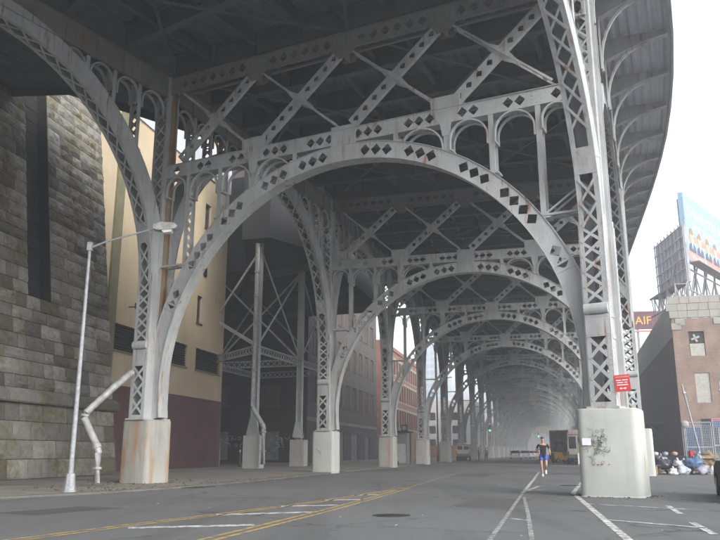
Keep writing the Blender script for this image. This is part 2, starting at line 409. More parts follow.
for PX, PY_ in ((-8.1, 29.5), (7.1, 21.9), (-1.97, 45.3)):
    for i in range(110):
        a = random.uniform(0, 6.283); d = .86 + abs(random.gauss(0, .12)); z0 = .004 if PX > 0 else HK + .006; s_ = random.uniform(.01, .035)
        x, y = PX + d * math.cos(a) * 1.08, PY_ + d * math.sin(a) * 1.08
        g.bar((x, y, z0), (x + random.uniform(-s_, s_), y + s_, z0 + s_ * .5), s_, s_ * .5)
gl = ob('pavement_grit', g, plain('grit', (.10, .075, .045), .9, var=.5, sc=30), kind='stuff')
gl['label'] = 'brown grit and leaf scraps on the pavement and round the pier feet'
g = MB()
for i in range(45):
    x = random.uniform(-6, 9); y = random.uniform(9, 45); s_ = random.uniform(.012, .04)
    if y > 26 + x * 4 + 30 or x < -4.5 + max(0, 0) and y > 25: continue
    g.bar((x, y, .004), (x + s_, y + s_ * .6, .008), s_, .004)
gl = ob('road_litter', g, plain('paper_scraps', (.5, .48, .42), .9, var=.3, sc=30), kind='stuff')
gl['label'] = 'tiny pale scraps of litter scattered over the road'

# ------------------------------------------------------------------ the viaduct
HW, PT, NB, NEAR = 8.5, 2.35, 19, 8
BENT = {1: ((-.5, 25.7), 26.7), 2: ((6.2, 43.0), 16.0), 3: ((10.4, 59.0), 14.2)}
for i in range(4, NB + 1):
    (x, y), _ = BENT[i - 1]; BENT[i] = ((x + 4.02, y + 16.0), 14.1)
def bent_pt(i, s):
    (x, y), b = BENT[i]; return Vector((x + s * math.cos(R(b)), y - s * math.sin(R(b)), 0))
PL = {i: bent_pt(i, -HW) for i in BENT}; PR = {i: bent_pt(i, HW) for i in BENT}
PL[0] = PL[1] - 16.5 * Vector((math.sin(R(30)), math.cos(R(30)), 0))
PR[0] = PR[1] - 30.0 * Vector((math.sin(R(31)), math.cos(R(31)), 0))
via = thing('viaduct', 'long grey riveted steel arch viaduct carrying a deck high above the street', 'viaduct', (0, 0, 0))

ST = M['steel']
# --- concrete pedestal
def rounded(hx, hy, r, n=4):
    out = []
    for cx, cy, a0 in ((hx - r, hy - r, 0), (-hx + r, hy - r, 90), (-hx + r, -hy + r, 180), (hx - r, -hy + r, 270)):
        for j in range(n + 1):
            a = R(a0 + 90 * j / n); out.append((cx + r * math.cos(a), cy + r * math.sin(a)))
    return out
m = MB(); lv = [(0, .845), (.03, .83), (PT - .06, .815), (PT - .02, .805), (PT, .77)]
rg = [[(x, y, z) for x, y in rounded(h_, h_ * .98, .2)] for z, h_ in lv]
for i in range(len(rg) - 1):
    for j in range(len(rg[0])):
        k = (j + 1) % len(rg[0]); m.q(rg[i][j], rg[i][k], rg[i + 1][k], rg[i + 1][j])
m.q(*rg[-1])
ped_me = {k: None for k in ('pier', 'pier_old', 'pier_grey')}
for k in ped_me: ped_me[k] = m.mesh('pedestal'); ped_me[k].materials.append(M[k])
for me in ped_me.values():
    for p_ in me.polygons: p_.use_smooth = abs(p_.normal.z) < .5
    try: me.set_sharp_from_angle(angle=R(25))
    except Exception: pass

# --- column: body, lacing, rivets, channels
SPR, TOPC = 7.6, 16.45
cb = MB()
for sx in (-1, 1):
    cb.box(sx * .33 - .014, sx * .33 + .014, -.64, .64, PT + .06, SPR + .4)
    cb.box(sx * .33 - .014, sx * .33 + .014, -.30, .30, SPR + .4, TOPC)
    for sy in (-1, 1):
        cb.box(sx * .275 - .06, sx * .275 + .06, sy * .65 - .012, sy * .65 + .012, PT + .06, SPR)
        cb.box(sx * .344, sx * .344 + sx * .02, sy * .58 - .075, sy * .58 + .075, PT + .06, SPR + .2)
        cb.box(sx * .275 - .06, sx * .275 + .06, sy * .31 - .012, sy * .31 + .012, SPR + .4, TOPC)
    cb.box(sx * .344, sx * .344 + sx * .016, -.645, .645, 4.30, 4.42); cb.box(sx * .344, sx * .344 + sx * .016, -.645, .645, 4.92, 5.04)
cb.box(-.45, .45, -.74, .74, PT, PT + .06)
for sy in (-1, 1):
    cb.box(-.335, .335, sy * .668 - .008, sy * .668 + .008, 4.36, 4.98)        # batten
    cb.box(-.335, .335, sy * .668 - .008, sy * .668 + .008, PT + .06, PT + .18)
    roll = lambda a, r, w_, sy=sy: (w_, sy * (.655 + r * math.cos(a)), 5.16 + r * math.sin(a) * 1.25)
    cb.sweep(roll, -math.pi / 2, math.pi / 2, .0, .13, -.34, .34, 8)
col_me = cb.mesh('column'); col_me.materials.append(ST)
def laced(mb, x0, x1, y, z0, z1, n, w_=.085, t=.014, both=True):
    dz = (z1 - z0) / n
    for i in range(n):
        a, b = z0 + i * dz, z0 + (i + 1) * dz
        mb.bar((x0, y, a), (x1, y, b), t, w_, (1, 0, 0)) if False else mb.bar((x0, y, a), (x1, y, b), w_, t, (0, 1, 0))
        if both: mb.bar((x1, y + t * 1.05, a), (x0, y + t * 1.05, b), w_, t, (0, 1, 0))
lc = MB()
for sy in (-1, 1):
    laced(lc, -.28, .28, sy * .67, PT + .2, 4.34, 3, .095)
    laced(lc, -.28, .28, sy * .67, 5.34, SPR, 5)
    laced(lc, -.28, .28, sy * .33, SPR + .4, TOPC - .3, 14, .07)
lac_me = lc.mesh('lacing'); lac_me.materials.append(ST)
rv = MB()
for sx in (-1, 1):
    for sy in (-1, 1):
        for i in range(35):
            z = PT + .15 + i * .15
            rv.rivet((sx * .365, sy * .53, z), (sx, 0, 0), .018); rv.rivet((sx * .365, sy * .62, z + .07), (sx, 0, 0), .018)
            rv.rivet((sx * .315, sy * .663, z), (0, sy, 0), .016)
            rv.rivet((sx * .235, sy * .663, z + .07), (0, sy, 0), .016)
        for i in range(55):
            rv.rivet((sx * .345, sy * .25, SPR + .5 + i * .155), (sx, 0, 0), .018)
        for z in (4.42, 4.92):
            for k in range(5): rv.rivet((-.28 + .14 * k, sy * .677, z), (0, sy, 0), .016)
riv_me = rv.mesh('rivets'); riv_me.materials.append(ST)
ch = MB()
for sx in (-1, 1):
    ch.box(sx * .344, sx * .36, -.13, .13, PT + .06, TOPC); ch.box(sx * .36, sx * .44, -.13, -.11, PT + .06, TOPC); ch.box(sx * .36, sx * .44, .11, .13, PT + .06, TOPC)
chan_me = ch.mesh('cover_channel'); chan_me.materials.append(ST)
chan_rust = ch.mesh('cover_channel'); chan_rust.materials.append(M['steel_rust'])

# --- transverse arch frame (local x across the street, y along it)
ZC, RI, RO = 3.46, 7.86, 8.45
H0, H1, U0, U1 = 11.98, 12.5, 15.72, 16.38
PSX = [2.05, 3.9, 5.45, 7.0]
def arc(a, r, w_): return (r * math.cos(a), w_, ZC + r * math.sin(a))
A0 = R(22)
def solid_arch(a): 
    s_ = abs(8.15 * math.cos(a)); return s_ < .5 or any(abs(s_ - q_) < .26 for q_ in PSX)
rib = MB()
for wy in (-.2, .2):
    if wy < 0: rib.dplate(arc, A0, math.pi - A0, RI, RO, wy - .012, wy + .012, 45, solid_arch, .36)
    else:
        for q0, q1 in ((RI, RI + .09), (RO - .09, RO)): rib.sweep(arc, A0, math.pi - A0, q0, q1, wy - .012, wy + .012, 40)
    for a, b in ((R(-7.5), A0), (math.pi - A0, math.pi + R(7.5))): rib.sweep(arc, a, b, RI, RO, wy - .012, wy + .012, 8)
rib.sweep(arc, R(-7.5), math.pi + R(7.5), RI - .03, RI, -.27, .27, 56)
rib.sweep(arc, R(-2), math.pi + R(2), RO, RO + .022, -.25, .25, 50)
for sg in (0, 1):                                   # splice straps where the solid web begins
    for d in (0, 1.6):
        a = A0 + R(d); a = a if sg == 0 else math.pi - a
        rib.sweep(arc, a - .004, a + .004, RI - .034, RO, -.235, .235, 1)
ln = lambda s_, r, w_: (s_, w_, r)
def solid_chord(s_): 
    s_ = abs(s_); return s_ < .52 or any(abs(s_ - q_) < .3 for q_ in PSX) or s_ > 7.75
def solid_up(s_):
    s_ = abs(s_); return s_ < .5 or abs(s_ - 3.9) < .5 or s_ > 7.75
lch = MB(); uch = MB()
for wy in (-.2, .2):
    if wy < 0:
        lch.dplate(ln, -8.2, 8.2, H0, H1, wy - .012, wy + .012, 42, solid_chord, .36); uch.dplate(ln, -8.2, 8.2, U0, U1, wy - .012, wy + .012, 34, solid_up, .29)
    else:
        for c_, h0, h1 in ((lch, H0, H1), (uch, U0, U1)):
            for q0, q1 in ((h0, h0 + .09), (h1 - .09, h1)): c_.box(-8.2, 8.2, wy - .012, wy + .012, q0, q1)
lch.box(-8.2, 8.2, -.25, .25, H1, H1 + .022); lch.box(-8.2, 8.2, -.222, .222, H0 - .02, H0)
uch.box(-8.2, 8.2, -.27, .27, U1, U1 + .022)
for wy in (-.2, .2): uch.box(-8.2, 8.2, wy - .045, wy + .045, U0 - .02, U0)
def gus(pts, rows):
    g_ = MB()
    for sy in (-1, 1):
        g_.prism(pts, lambda a, b: (a, sy * .214, b), lambda a, b: (a, sy * .232, b))
    xs = [p_[0] for p_ in pts]; zs = [p_[1] for p_ in pts]
    g_.box(-.05, .05, -.215, .215, min(zs) + .05, max(zs) - .05)
    r_ = MB()
    for sy in (-1, 1):
        for rx, rz in rows: r_.rivet((rx, sy * .232, rz), (0, sy, 0), .02)
    return g_, r_
gc, gcr = gus([(-.5, 11.3), (.5, 11.3), (.5, 12.66), (-.5, 12.66)], [(-.4 + .16 * i, 11.4 + .16 * j) for i in range(6) for j in range(8)])
gl_, glr = gus([(-.13, 11.5), (.13, 11.5), (.2, 11.95), (.5, 12.35), (.55, 12.95), (-.55, 12.95), (-.5, 12.35), (-.2, 11.95)], [(-.4 + .2 * i, 12.4 + .17 * j) for i in range(5) for j in range(3)])
gt, gtr = gus([(-.5, 16.37), (.5, 16.37), (.5, 15.72), (.22, 15.36), (-.22, 15.36), (-.5, 15.72)], [(-.4 + .2 * i, 15.9 + .15 * j) for i in range(5) for j in range(3)])
dg = MB(); P0, P1 = Vector((.28, 0, 12.72)), Vector((3.62, 0, 15.62)); LD = (P1 - P0).length; D_ = (P1 - P0) / LD; N_ = Vector((-D_.z, 0, D_.x))
def dmap(s_, r, w_): v_ = P0 + D_ * s_ + N_ * r; return (v_.x, w_, v_.z)
sol_d = lambda s_: abs(s_ - LD / 2) < .18
dg.dplate(dmap, 0, LD, -.19, .19, -.16, -.14, 9, sol_d, .36)
for r_ in (-.19, .19): dg.sweep(dmap, 0, LD, r_ - .012, r_ + .012, -.139, .0, 1)
tie = MB(); Q0, Q1 = Vector((.28, 0, 15.62)), Vector((3.62, 0, 12.72))
for wy in (-.19, .19): tie.bar(Q0 + Vector((0, wy, 0)), Q1 + Vector((0, wy, 0)), .035, .075, (0, 0, 1))
for k in (.08, .92): tie.bar(Q0.lerp(Q1, k) - Vector((0, .19, 0)), Q0.lerp(Q1, k) + Vector((0, .19, 0)), .12, .03)
cgm = MB()
for sy in (-1, 1):
    cgm.prism([(1.95 - .62, 14.17 + .5), (1.95 - .05, 14.17 + .22), (1.95 + .32, 14.17 - .1), (1.95 + .62, 14.17 - .5), (1.95 + .05, 14.17 - .22), (1.95 - .32, 14.17 + .1)], lambda a, b: (a, sy * .164, b), lambda a, b: (a, sy * .172, b))
cgm.bar((1.95, -.165, 14.17), (1.95, .165, 14.17), .2, .05)
def post(s_, z0, z1):
    p_ = MB()
    for wy in (-.2, .2):
        p_.box(s_ - .085, s_ + .085, wy - .012, wy + .012, z0, z1)
        p_.box(s_ - .012, s_ + .012, wy * .8 - .03, wy * .8 + .03, z0, z1)
    n_ = max(1, round((z1 - z0) / .34))
    p_.dplate(lambda a, r, w_: (s_ + w_, r, a), z0, z1, -.15, .15, -.009, .009, n_, None, .38)
    p_.box(s_ - .2, s_ + .2, -.225, .225, z0 - .03, z0 + .02)
    return p_
def arcade(x0, x1, ztop, floor=None, t=.05):
    a_ = MB(); r_ = (x1 - x0) / 2 - .1; c = (x0 + x1) / 2; zc = ztop - .03 - r_
    low = lambda x: floor(x) if floor else -1e9
    for wy in (-.2, .2):
        mp = lambda a, r, w_: (c + r * math.cos(a), w_, zc + r * math.sin(a))
        for k in range(14):
            q0, q1 = math.pi * k / 14, math.pi * (k + 1) / 14
            if min(mp(q0, r_, 0)[2] - low(mp(q0, r_, 0)[0]), mp(q1, r_, 0)[2] - low(mp(q1, r_, 0)[0])) < 0: continue
            a_.sweep(mp, q0, q1, r_ - t, r_, wy - .055, wy + .055, 1)
        for sg in (-1, 1):
            x = c + sg * (r_ - t / 2); z0 = max(zc - .32, low(x))
            if z0 < zc - .05: a_.box(x - t / 2, x + t / 2, wy - .055, wy + .055, z0, zc)
    a_.box(c - .04, c + .04, -.2, .2, zc + r_ - .03, zc + r_ + .02)
    for sg in (-1, 1):
        x = c + sg * (r_ - t / 2)
        if zc - .3 > low(x): a_.box(x - .012, x + .012, -.16, .16, zc - .3, zc - .24)
    return a_
posts = [post(sg * s_, ZC + math.sqrt(RO ** 2 - s_ ** 2) + .02, H0 - .02) for s_ in PSX for sg in (-1, 1)]
fl_t = lambda x: ZC + math.sqrt(max(0, RO ** 2 - x ** 2))
arcs = [arcade(min(a, b), max(a, b), H0, fl_t) for sg in (-1, 1) for a, b in ((sg * 2.05, sg * 3.9), (sg * 3.9, sg * 5.45), (sg * 5.45, sg * 7.0), (sg * 7.0, sg * 8.2))]
strut = []
for sg in (-1, 1):
    s_ = MB()
    for wy in (-.2, .2): s_.bar((sg * 7.0, wy, 8.28), (sg * 8.22, wy, 8.28), .09, .07)
    s_.bar((sg * 7.15, -.2, 8.28), (sg * 8.1, .2, 8.28), .05, .03); s_.bar((sg * 7.15, .2, 8.285), (sg * 8.1, -.2, 8.285), .05, .03)
    for wy in (-.2, .2): s_.bar((sg * 7.05, wy, 8.3), (sg * 8.2, wy, 9.1), .04, .06) if sg > 0 else None
    strut.append(s_)
def fin(mb, nm, mt=None): me = mb.mesh(nm); me.materials.append(mt or ST); return me
rib_me = fin(rib, 'transverse_arch')
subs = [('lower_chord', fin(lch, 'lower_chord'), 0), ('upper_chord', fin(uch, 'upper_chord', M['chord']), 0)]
subs += [('spandrel_post', fin(p_, 'spandrel_post'), 0) for p_ in posts]
subs += [('spandrel_arch', fin(p_, 'spandrel_arch'), 0) for p_ in arcs]
subs += [('strut', fin(p_, 'strut'), 0) for p_ in strut]
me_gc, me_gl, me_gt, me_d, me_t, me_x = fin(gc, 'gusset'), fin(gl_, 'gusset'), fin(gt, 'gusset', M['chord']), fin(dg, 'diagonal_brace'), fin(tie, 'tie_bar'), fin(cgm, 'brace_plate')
subs.append(('gusset', me_gc, 0))
for x in (-3.9, 3.9): subs.append(('gusset', me_gl, x))
for x in (-3.9, 0, 3.9): subs.append(('gusset', me_gt, x))
for x in (-7.8, -3.9, 0, 3.9): subs += [('diagonal_brace', me_d, x), ('tie_bar', me_t, x), ('brace_plate', me_x, x)]
rr = MB(); rr.merge(gcr)
for x in (-3.9, 3.9): rr.merge(glr, Matrix.Translation((x, 0, 0)))
for x in (-3.9, 0, 3.9): rr.merge(gtr, Matrix.Translation((x, 0, 0)))
for a in range(0, 181, 1):
    for sy in (-1, 1):
        rr.rivet(arc(R(a + .3), RI + .035, sy * .212), (0, sy, 0), .013); rr.rivet(arc(R(a + .8), RO - .035, sy * .212), (0, sy, 0), .013)
for s_ in PSX:
    for sg in (-1, 1):
        for sy in (-1, 1):
            for i in range(3):
                for j in range(4):
                    rr.rivet((sg * s_ - .14 + .14 * i, sy * .213, H0 + .08 + .12 * j), (0, sy, 0), .017)
                a = math.acos(sg * s_ / 8.15) + (i - 1) * .017
                for j in range(4): rr.rivet(arc(a, RI + .1 + .13 * j, sy * .213), (0, sy, 0), .017)
rr_me = fin(rr, 'rivets')
far_mb = MB()
for nm, me, x in subs:
    t_ = MB(); t_.v = [tuple(v.co) for v in me.vertices]; t_.f = [list(p_.vertices) for p_ in me.polygons]
    far_mb.merge(t_, Matrix.Translation((x, 0, 0)))
far_me = fin(far_mb, 'framing')

for i in range(1, NB + 1):
    (x, y), b = BENT[i]; rz = R(-b)
    ta = ob('transverse_arch', rib_me, None, via, (x, y, 0), rz)
    if i <= NEAR:
        for nm, me, dx in subs: ob(nm, me, None, ta, (dx, 0, 0))
        if i <= 3: ob('rivets', rr_me, None, ta, kind='stuff')
    else: ob('framing', far_me, None, ta, kind='stuff')
    for sd_, P in ((-1, PL[i]), (1, PR[i])):
        k = 'pier' if (sd_ > 0 and i < 4) else ('pier_old' if (i == 1 or i == 3) else ('pier' if i in (2, 5) else 'pier_grey'))
        ob('pedestal', ped_me[k], None, via, (P.x, P.y, 0), rz, (1, 1, 1) if sd_ > 0 else (.8, .84, 1))
        crz = rz if not (i == 1 and sd_ > 0) else R(-33)
        c = ob('column', col_me, None, via, (P.x, P.y, 0), crz)
        ob('lacing', lac_me, None, c, kind='stuff')
        if i <= 4: ob('rivets', riv_me, None, c, kind='stuff')
        ob('cover_channel', chan_rust if (i == 1 and sd_ < 0) else chan_me, None, c)

# --- longitudinal arches (local x from column to column, y across)
LS, LZ, LI, LO = 16.5, SPR, 7.62, 8.3
PD = [1.75, 3.05, 4.35]; GB, GT = 15.55, 16.45
def longitudinal(span, half=False):
    """rib, lacing, girder, posts, arches for a span; half: rib turns flat at the crown"""
    cx = LS / 2
    if half:
        Lq = LI * math.pi / 2
        def mp(a, r, w_):
            if a <= math.pi / 2: return (cx - r * math.cos(a), w_, LZ + r * math.sin(a))
            return (cx + (a - math.pi / 2) * 7.95, w_, LZ + r)
        a1 = math.pi / 2 + (span - cx) / 7.95
    else:
        def mp(a, r, w_): return (cx - r * math.cos(a), w_, LZ + r * math.sin(a))
        a1 = math.pi
    n = int(44 * a1 / math.pi)
    rb = MB()
    for wy in (-.3, .3): rb.sweep(mp, 0, a1, LI, LO, wy - .014, wy + .014, n)
    rb.sweep(mp, 0, a1, LO, LO + .02, -.34, .34, n)
    for wy in (-.265, .265): rb.sweep(mp, 0, a1, LI - .02, LI, wy - .075, wy + .075, n)
    k = R(16)
    while k < a1 - .1:
        for wy in (-1, 1): rb.sweep(mp, k - .008, k + .008, LI - .004, LO, wy * .314, wy * .328, 1)
        k += R(18.5)
    for a, b in ((R(12), R(18)), (a1 - R(18), a1 - R(12))): rb.sweep(mp, a, b, LI - .03, LI - .02, -.33, .33, 3)
    lc = MB(); nl = int(33 * a1 / math.pi)
    for j in range(nl):
        a, b = a1 * j / nl, a1 * (j + 1) / nl
        if a < R(18) and b > R(12): continue
        for w0, w1, rr_ in ((-.25, .25, LI - .028), (.25, -.25, LI - .04)):
            p0, p1 = Vector(mp(a, rr_, w0)), Vector(mp(b, rr_, w1)); m_ = (a + b) / 2
            lc.bar(p0, p1, .075, .012, Vector(mp(m_, 1.1, 0)) - Vector(mp(m_, .1, 0)))
    gd = MB()
    for wy in (-.27, .27):
        gd.box(.3, span - .3, wy - .012, wy + .012, GB, GT)
        gd.box(.3, span - .3, wy - .07, wy + .07, GB - .02, GB)
        nst = int(span / 1.37)
        for j in range(1, nst): gd.box(j * span / nst - .012, j * span / nst + .012, wy + math.copysign(.012, wy), wy + math.copysign(.07, wy), GB, GT)
    gd.box(.3, span - .3, -.34, .34, GT, GT + .02)
    ps, ar = [], []
    for d in PD:
        for x in ((d,) if half else (d, span - d)):
            ps.append(post(x, LZ + math.sqrt(LO ** 2 - (cx - d) ** 2) + .03, GB - .02))
    for a, b in ((.3, 1.75), (1.75, 3.05), (3.05, 4.35), (4.35, 5.6)):
        fl = lambda x: LZ + math.sqrt(max(0, LO ** 2 - (cx - x) ** 2)) if (x < cx or not half) else 99
        ar.append(arcade(a, b, GB, fl))
        if not half: ar.append(arcade(span - b, span - a, GB, fl))
    return rb, lc, gd, ps, ar
rb, lcx, gd, ps, ar = longitudinal(LS)
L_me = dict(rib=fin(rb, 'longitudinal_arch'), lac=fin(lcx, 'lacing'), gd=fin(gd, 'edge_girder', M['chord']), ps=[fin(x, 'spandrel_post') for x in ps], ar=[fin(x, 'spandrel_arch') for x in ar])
fm = MB(); fm.merge(gd)
for x in ps + ar: fm.merge(x)
L_far = fin(fm, 'framing')
rb, lcx, gd, ps, ar = longitudinal(30.0, True)
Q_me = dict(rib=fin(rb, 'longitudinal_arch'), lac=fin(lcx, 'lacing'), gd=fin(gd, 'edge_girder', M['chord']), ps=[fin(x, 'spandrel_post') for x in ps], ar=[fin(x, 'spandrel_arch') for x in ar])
def place_long(a, b, D, sx, far=False):
    d = b - a
    o = ob('longitudinal_arch', D['rib'], None, via, (a.x, a.y, 0), math.atan2(d.y, d.x), (sx, 1, 1))
    ob('lacing', D['lac'], None, o, kind='stuff')
    if far: ob('framing', L_far, None, o, kind='stuff')
    else:
        ob('edge_girder', D['gd'], None, o)
        for x in D['ps']: ob('spandrel_post', x, None, o)
        for x in D['ar']: ob('spandrel_arch', x, None, o)
place_long(PR[1], PR[0], Q_me, 1)
for i in range(0, NB):
    if i: place_long(PR[i], PR[i + 1], L_me, (PR[i + 1] - PR[i]).length / LS, i > NEAR)
    place_long(PL[i], PL[i + 1], L_me, (PL[i + 1] - PL[i]).length / LS, i > NEAR)

# --- floor system
FB = 2 * HW - .6
def ibeam(L, z0, z1, fw=.34, web=.02, ns=8):
    b = MB(); b.box(0, L, -web / 2, web / 2, z0, z1)
    b.box(0, L, -fw / 2, fw / 2, z0 - .03, z0); b.box(0, L, -fw / 2, fw / 2, z1, z1 + .025)
    for j in range(1, ns):
        for sg in (-1, 1): b.box(j * L / ns - .012, j * L / ns + .012, sg * web / 2, sg * (fw / 2 - .02), z0, z1)
    return b
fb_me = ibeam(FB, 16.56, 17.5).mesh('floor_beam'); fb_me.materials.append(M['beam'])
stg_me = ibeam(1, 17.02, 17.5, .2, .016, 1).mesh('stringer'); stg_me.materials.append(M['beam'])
br = MB(); OV = 2.45                               # cantilever bracket, local x outwards
br.prism([(.3, 17.5), (OV, 17.5), (OV, 17.22), (1.6, 17.05), (.3, 16.5)], lambda a, b: (a, -.012, b), lambda a, b: (a, .012, b))
for a, b in (((.3, 16.5), (1.6, 17.05)), ((1.6, 17.05), (OV, 17.22))): br.bar((a[0], 0, a[1]), (b[0], 0, b[1]), .3, .03, (0, 0, 1))
br.box(.36, .4, -.12, .12, 14.5, 16.5)
mpb = lambda a, r, w_: (1.75 - r * math.cos(a) * .82, w_, 14.8 + r * math.sin(a) * 1.33)
br.sweep(mpb, R(-10), R(92), 1.6, 1.68, -.06, .06, 10)
br_me = fin(br, 'deck_bracket')
def hermite(i, t_):
    (x0, y0), b0 = BENT[i]; (x1, y1), b1 = BENT[i + 1]
    p0, p1 = Vector((x0, y0, 0)), Vector((x1, y1, 0)); L_ = (p1 - p0).length
    d0, d1 = Vector((math.sin(R(b0)), math.cos(R(b0)), 0)) * L_, Vector((math.sin(R(b1)), math.cos(R(b1)), 0)) * L_
    c = p0 * (2 * t_**3 - 3 * t_**2 + 1) + d0 * (t_**3 - 2 * t_**2 + t_) + p1 * (-2 * t_**3 + 3 * t_**2) + d1 * (t_**3 - t_**2)
    b = b0 + (b1 - b0) * (3 * t_**2 - 2 * t_**3) if False else b0 + (b1 - b0) * t_
    return c, Vector((math.cos(R(b)), -math.sin(R(b)), 0))
NF = 6
def lines_at(i, t_):
    """left girder, right girder, left edge, right edge"""
    l, r = PL[i].lerp(PL[i + 1], t_), PR[i].lerp(PR[i + 1], t_)
    if i == 0:
        d = (r - l).normalized(); return l, r, l - d * (OV + .25 + 3.2 + 3.5 * min(1, (1 - t_) * 6)), r + d * (OV + .25)
    c, n_ = hermite(i, t_); return l, r, c - n_ * (HW + OV + .1 + (3.35 * max(0, 1 - t_ * 2) if i == 1 else 0)), c + n_ * (HW + OV + .1)  # left overhang widened near the stone wall, shaped to shade it
M['walkway'] = concrete('lit_walkway_soffit', (.55, .59, .63), (.46, .50, .54), (.3, .3, .3), .3, streak=1)  # brightness of the open deck edge put into this soffit colour
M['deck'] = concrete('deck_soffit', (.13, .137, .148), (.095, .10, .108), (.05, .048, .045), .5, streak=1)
for i in range(0, NB):
    prevq = None; dk = MB(); wk = [MB(), MB()]; fas = [MB(), MB()]
    rows = []
    for j in range(NF + 1):
        t_ = j / NF; l, r, el, er = lines_at(i, t_); rows.append((l, r, el, er))
        if j == NF and i < NB - 1: continue
        if i == 0 and t_ < .3: continue
        d = r - l; n_ = d.normalized(); a = math.atan2(d.y, d.x)
        ob('floor_beam', fb_me, None, via, tuple(l + n_ * .3), a, ((d.length - .6) / FB, 1, 1))
        if i < 12:
            for P, e in (((l, el), (r, er)) if i > 1 or (i == 1 and j > 2) else ((r, er),)):
                q_ = e - P; ob('deck_bracket', br_me, None, via, (P.x, P.y, 0), math.atan2(q_.y, q_.x), (q_.length / (OV + .1), 1, 1))
    for f_ in (.12, .26, .4, .5, .6, .74, .88):
        a = rows[0][0].lerp(rows[0][1], f_); b = rows[-1][0].lerp(rows[-1][1], f_); d = b - a
        if i < 14: ob('stringer', stg_me, None, via, tuple(a), math.atan2(d.y, d.x), (d.length, 1, 1))
    # corrugated soffit + slab, lofted
    prof = []
    def prof_pts(l, r, el, er):
        out = []
        for a, b, n_ in ((el, l, 16), (l, r, 56), (r, er, 16)):
            for k in range(n_):
                c = a.lerp(b, k / n_); out.append((c.x, c.y, 17.56 + (.075 if k % 2 else 0)))
                c = a.lerp(b, (k + .5) / n_); out.append((c.x, c.y, 17.56 + (.075 if k % 2 else 0)))
        out.append((er.x, er.y, 17.56)); return out
    pp = [prof_pts(*q_) for q_ in rows]
    for j in range(NF):
        for k in range(len(pp[0]) - 1): (wk[0] if k < 32 else (wk[1] if k >= 144 else dk)).q(pp[j][k], pp[j][k + 1], pp[j + 1][k + 1], pp[j + 1][k])
        el0, er0, el1, er1 = rows[j][2], rows[j][3], rows[j + 1][2], rows[j + 1][3]
        up = lambda v_, z: (v_.x, v_.y, z)
        dk.q(up(el0, 18), up(er0, 18), up(er1, 18), up(el1, 18))
        for fa, e0, e1, n_ in ((fas[0], el0, el1, (rows[j][0] - rows[j][1]).normalized()), (fas[1], er0, er1, (rows[j][1] - rows[j][0]).normalized())):
            a0, a1 = e0 + n_ * .1, e1 + n_ * .1
            fa.hexa([up(e0, 17.2), up(e1, 17.2), up(a1, 17.2), up(a0, 17.2), up(e0, 18.15), up(e1, 18.15), up(a1, 18.15), up(a0, 18.15)])
            fa.hexa([up(e0, 18.15), up(e1, 18.15), up(a1, 18.15), up(a0, 18.15), up(e0, 19.2), up(e1, 19.2), up(a1, 19.2), up(a0, 19.2)])
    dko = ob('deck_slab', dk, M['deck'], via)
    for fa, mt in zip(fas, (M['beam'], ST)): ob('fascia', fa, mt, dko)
    for q_, mt in zip(wk, (M['deck'], M['walkway'])): ob('walkway_soffit', q_, mt, dko)  # left soffit and fascia get dark colours for shade, right soffit the lit one
    # plan bracing under the deck
    if i < 10:
        br_ = MB(); z = 16.5
        for a, b in ((0, 3), (3, 6)):
            for (u0, v0), (u1, v1) in (((.02, a), (.5, b)), ((.5, a), (.02, b)), ((.5, a), (.98, b)), ((.98, a), (.5, b))):
                p0 = rows[v0][0].lerp(rows[v0][1], u0); p1 = rows[v1][0].lerp(rows[v1][1], u1)
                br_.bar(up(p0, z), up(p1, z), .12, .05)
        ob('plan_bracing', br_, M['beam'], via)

# ------------------------------------------------------------------ helpers for things
def text_mesh(txt, size, depth=.004):
    cu = bpy.data.curves.new('t', 'FONT'); cu.body = txt; cu.size = size; cu.extrude = depth; cu.align_x = 'LEFT'; cu.resolution_u = 3
    o = bpy.data.objects.new('t', cu); COL.objects.link(o)
    bpy.context.view_layer.update()
    me = bpy.data.meshes.new_from_object(o.evaluated_get(bpy.context.evaluated_depsgraph_get()))
    bpy.data.objects.remove(o); me.materials.clear(); return me
def blob(seed, n=2, amp=.22, sx=1, sy=1, sz=1):
    bm = bmesh.new(); bmesh.ops.create_icosphere(bm, subdivisions=n, radius=1)
    from mathutils import noise
    for v in bm.verts:
        d = noise.noise(v.co * 1.3 + Vector((seed * 7.1, seed, 0))) * amp + noise.noise(v.co * 3.6 + Vector((seed, 0, seed * 3.3))) * amp * .5 + abs(noise.noise(v.co * 8 + Vector((0, seed, seed)))) * amp * .4
        v.co *= 1 + d; v.co.x *= sx; v.co.y *= sy; v.co.z *= sz
        v.co.z = max(v.co.z, -sz * .72) + sz * .72
    me = bpy.data.meshes.new('blob'); bm.to_mesh(me); bm.free()
    for p_ in me.polygons: p_.use_smooth = True
    return me
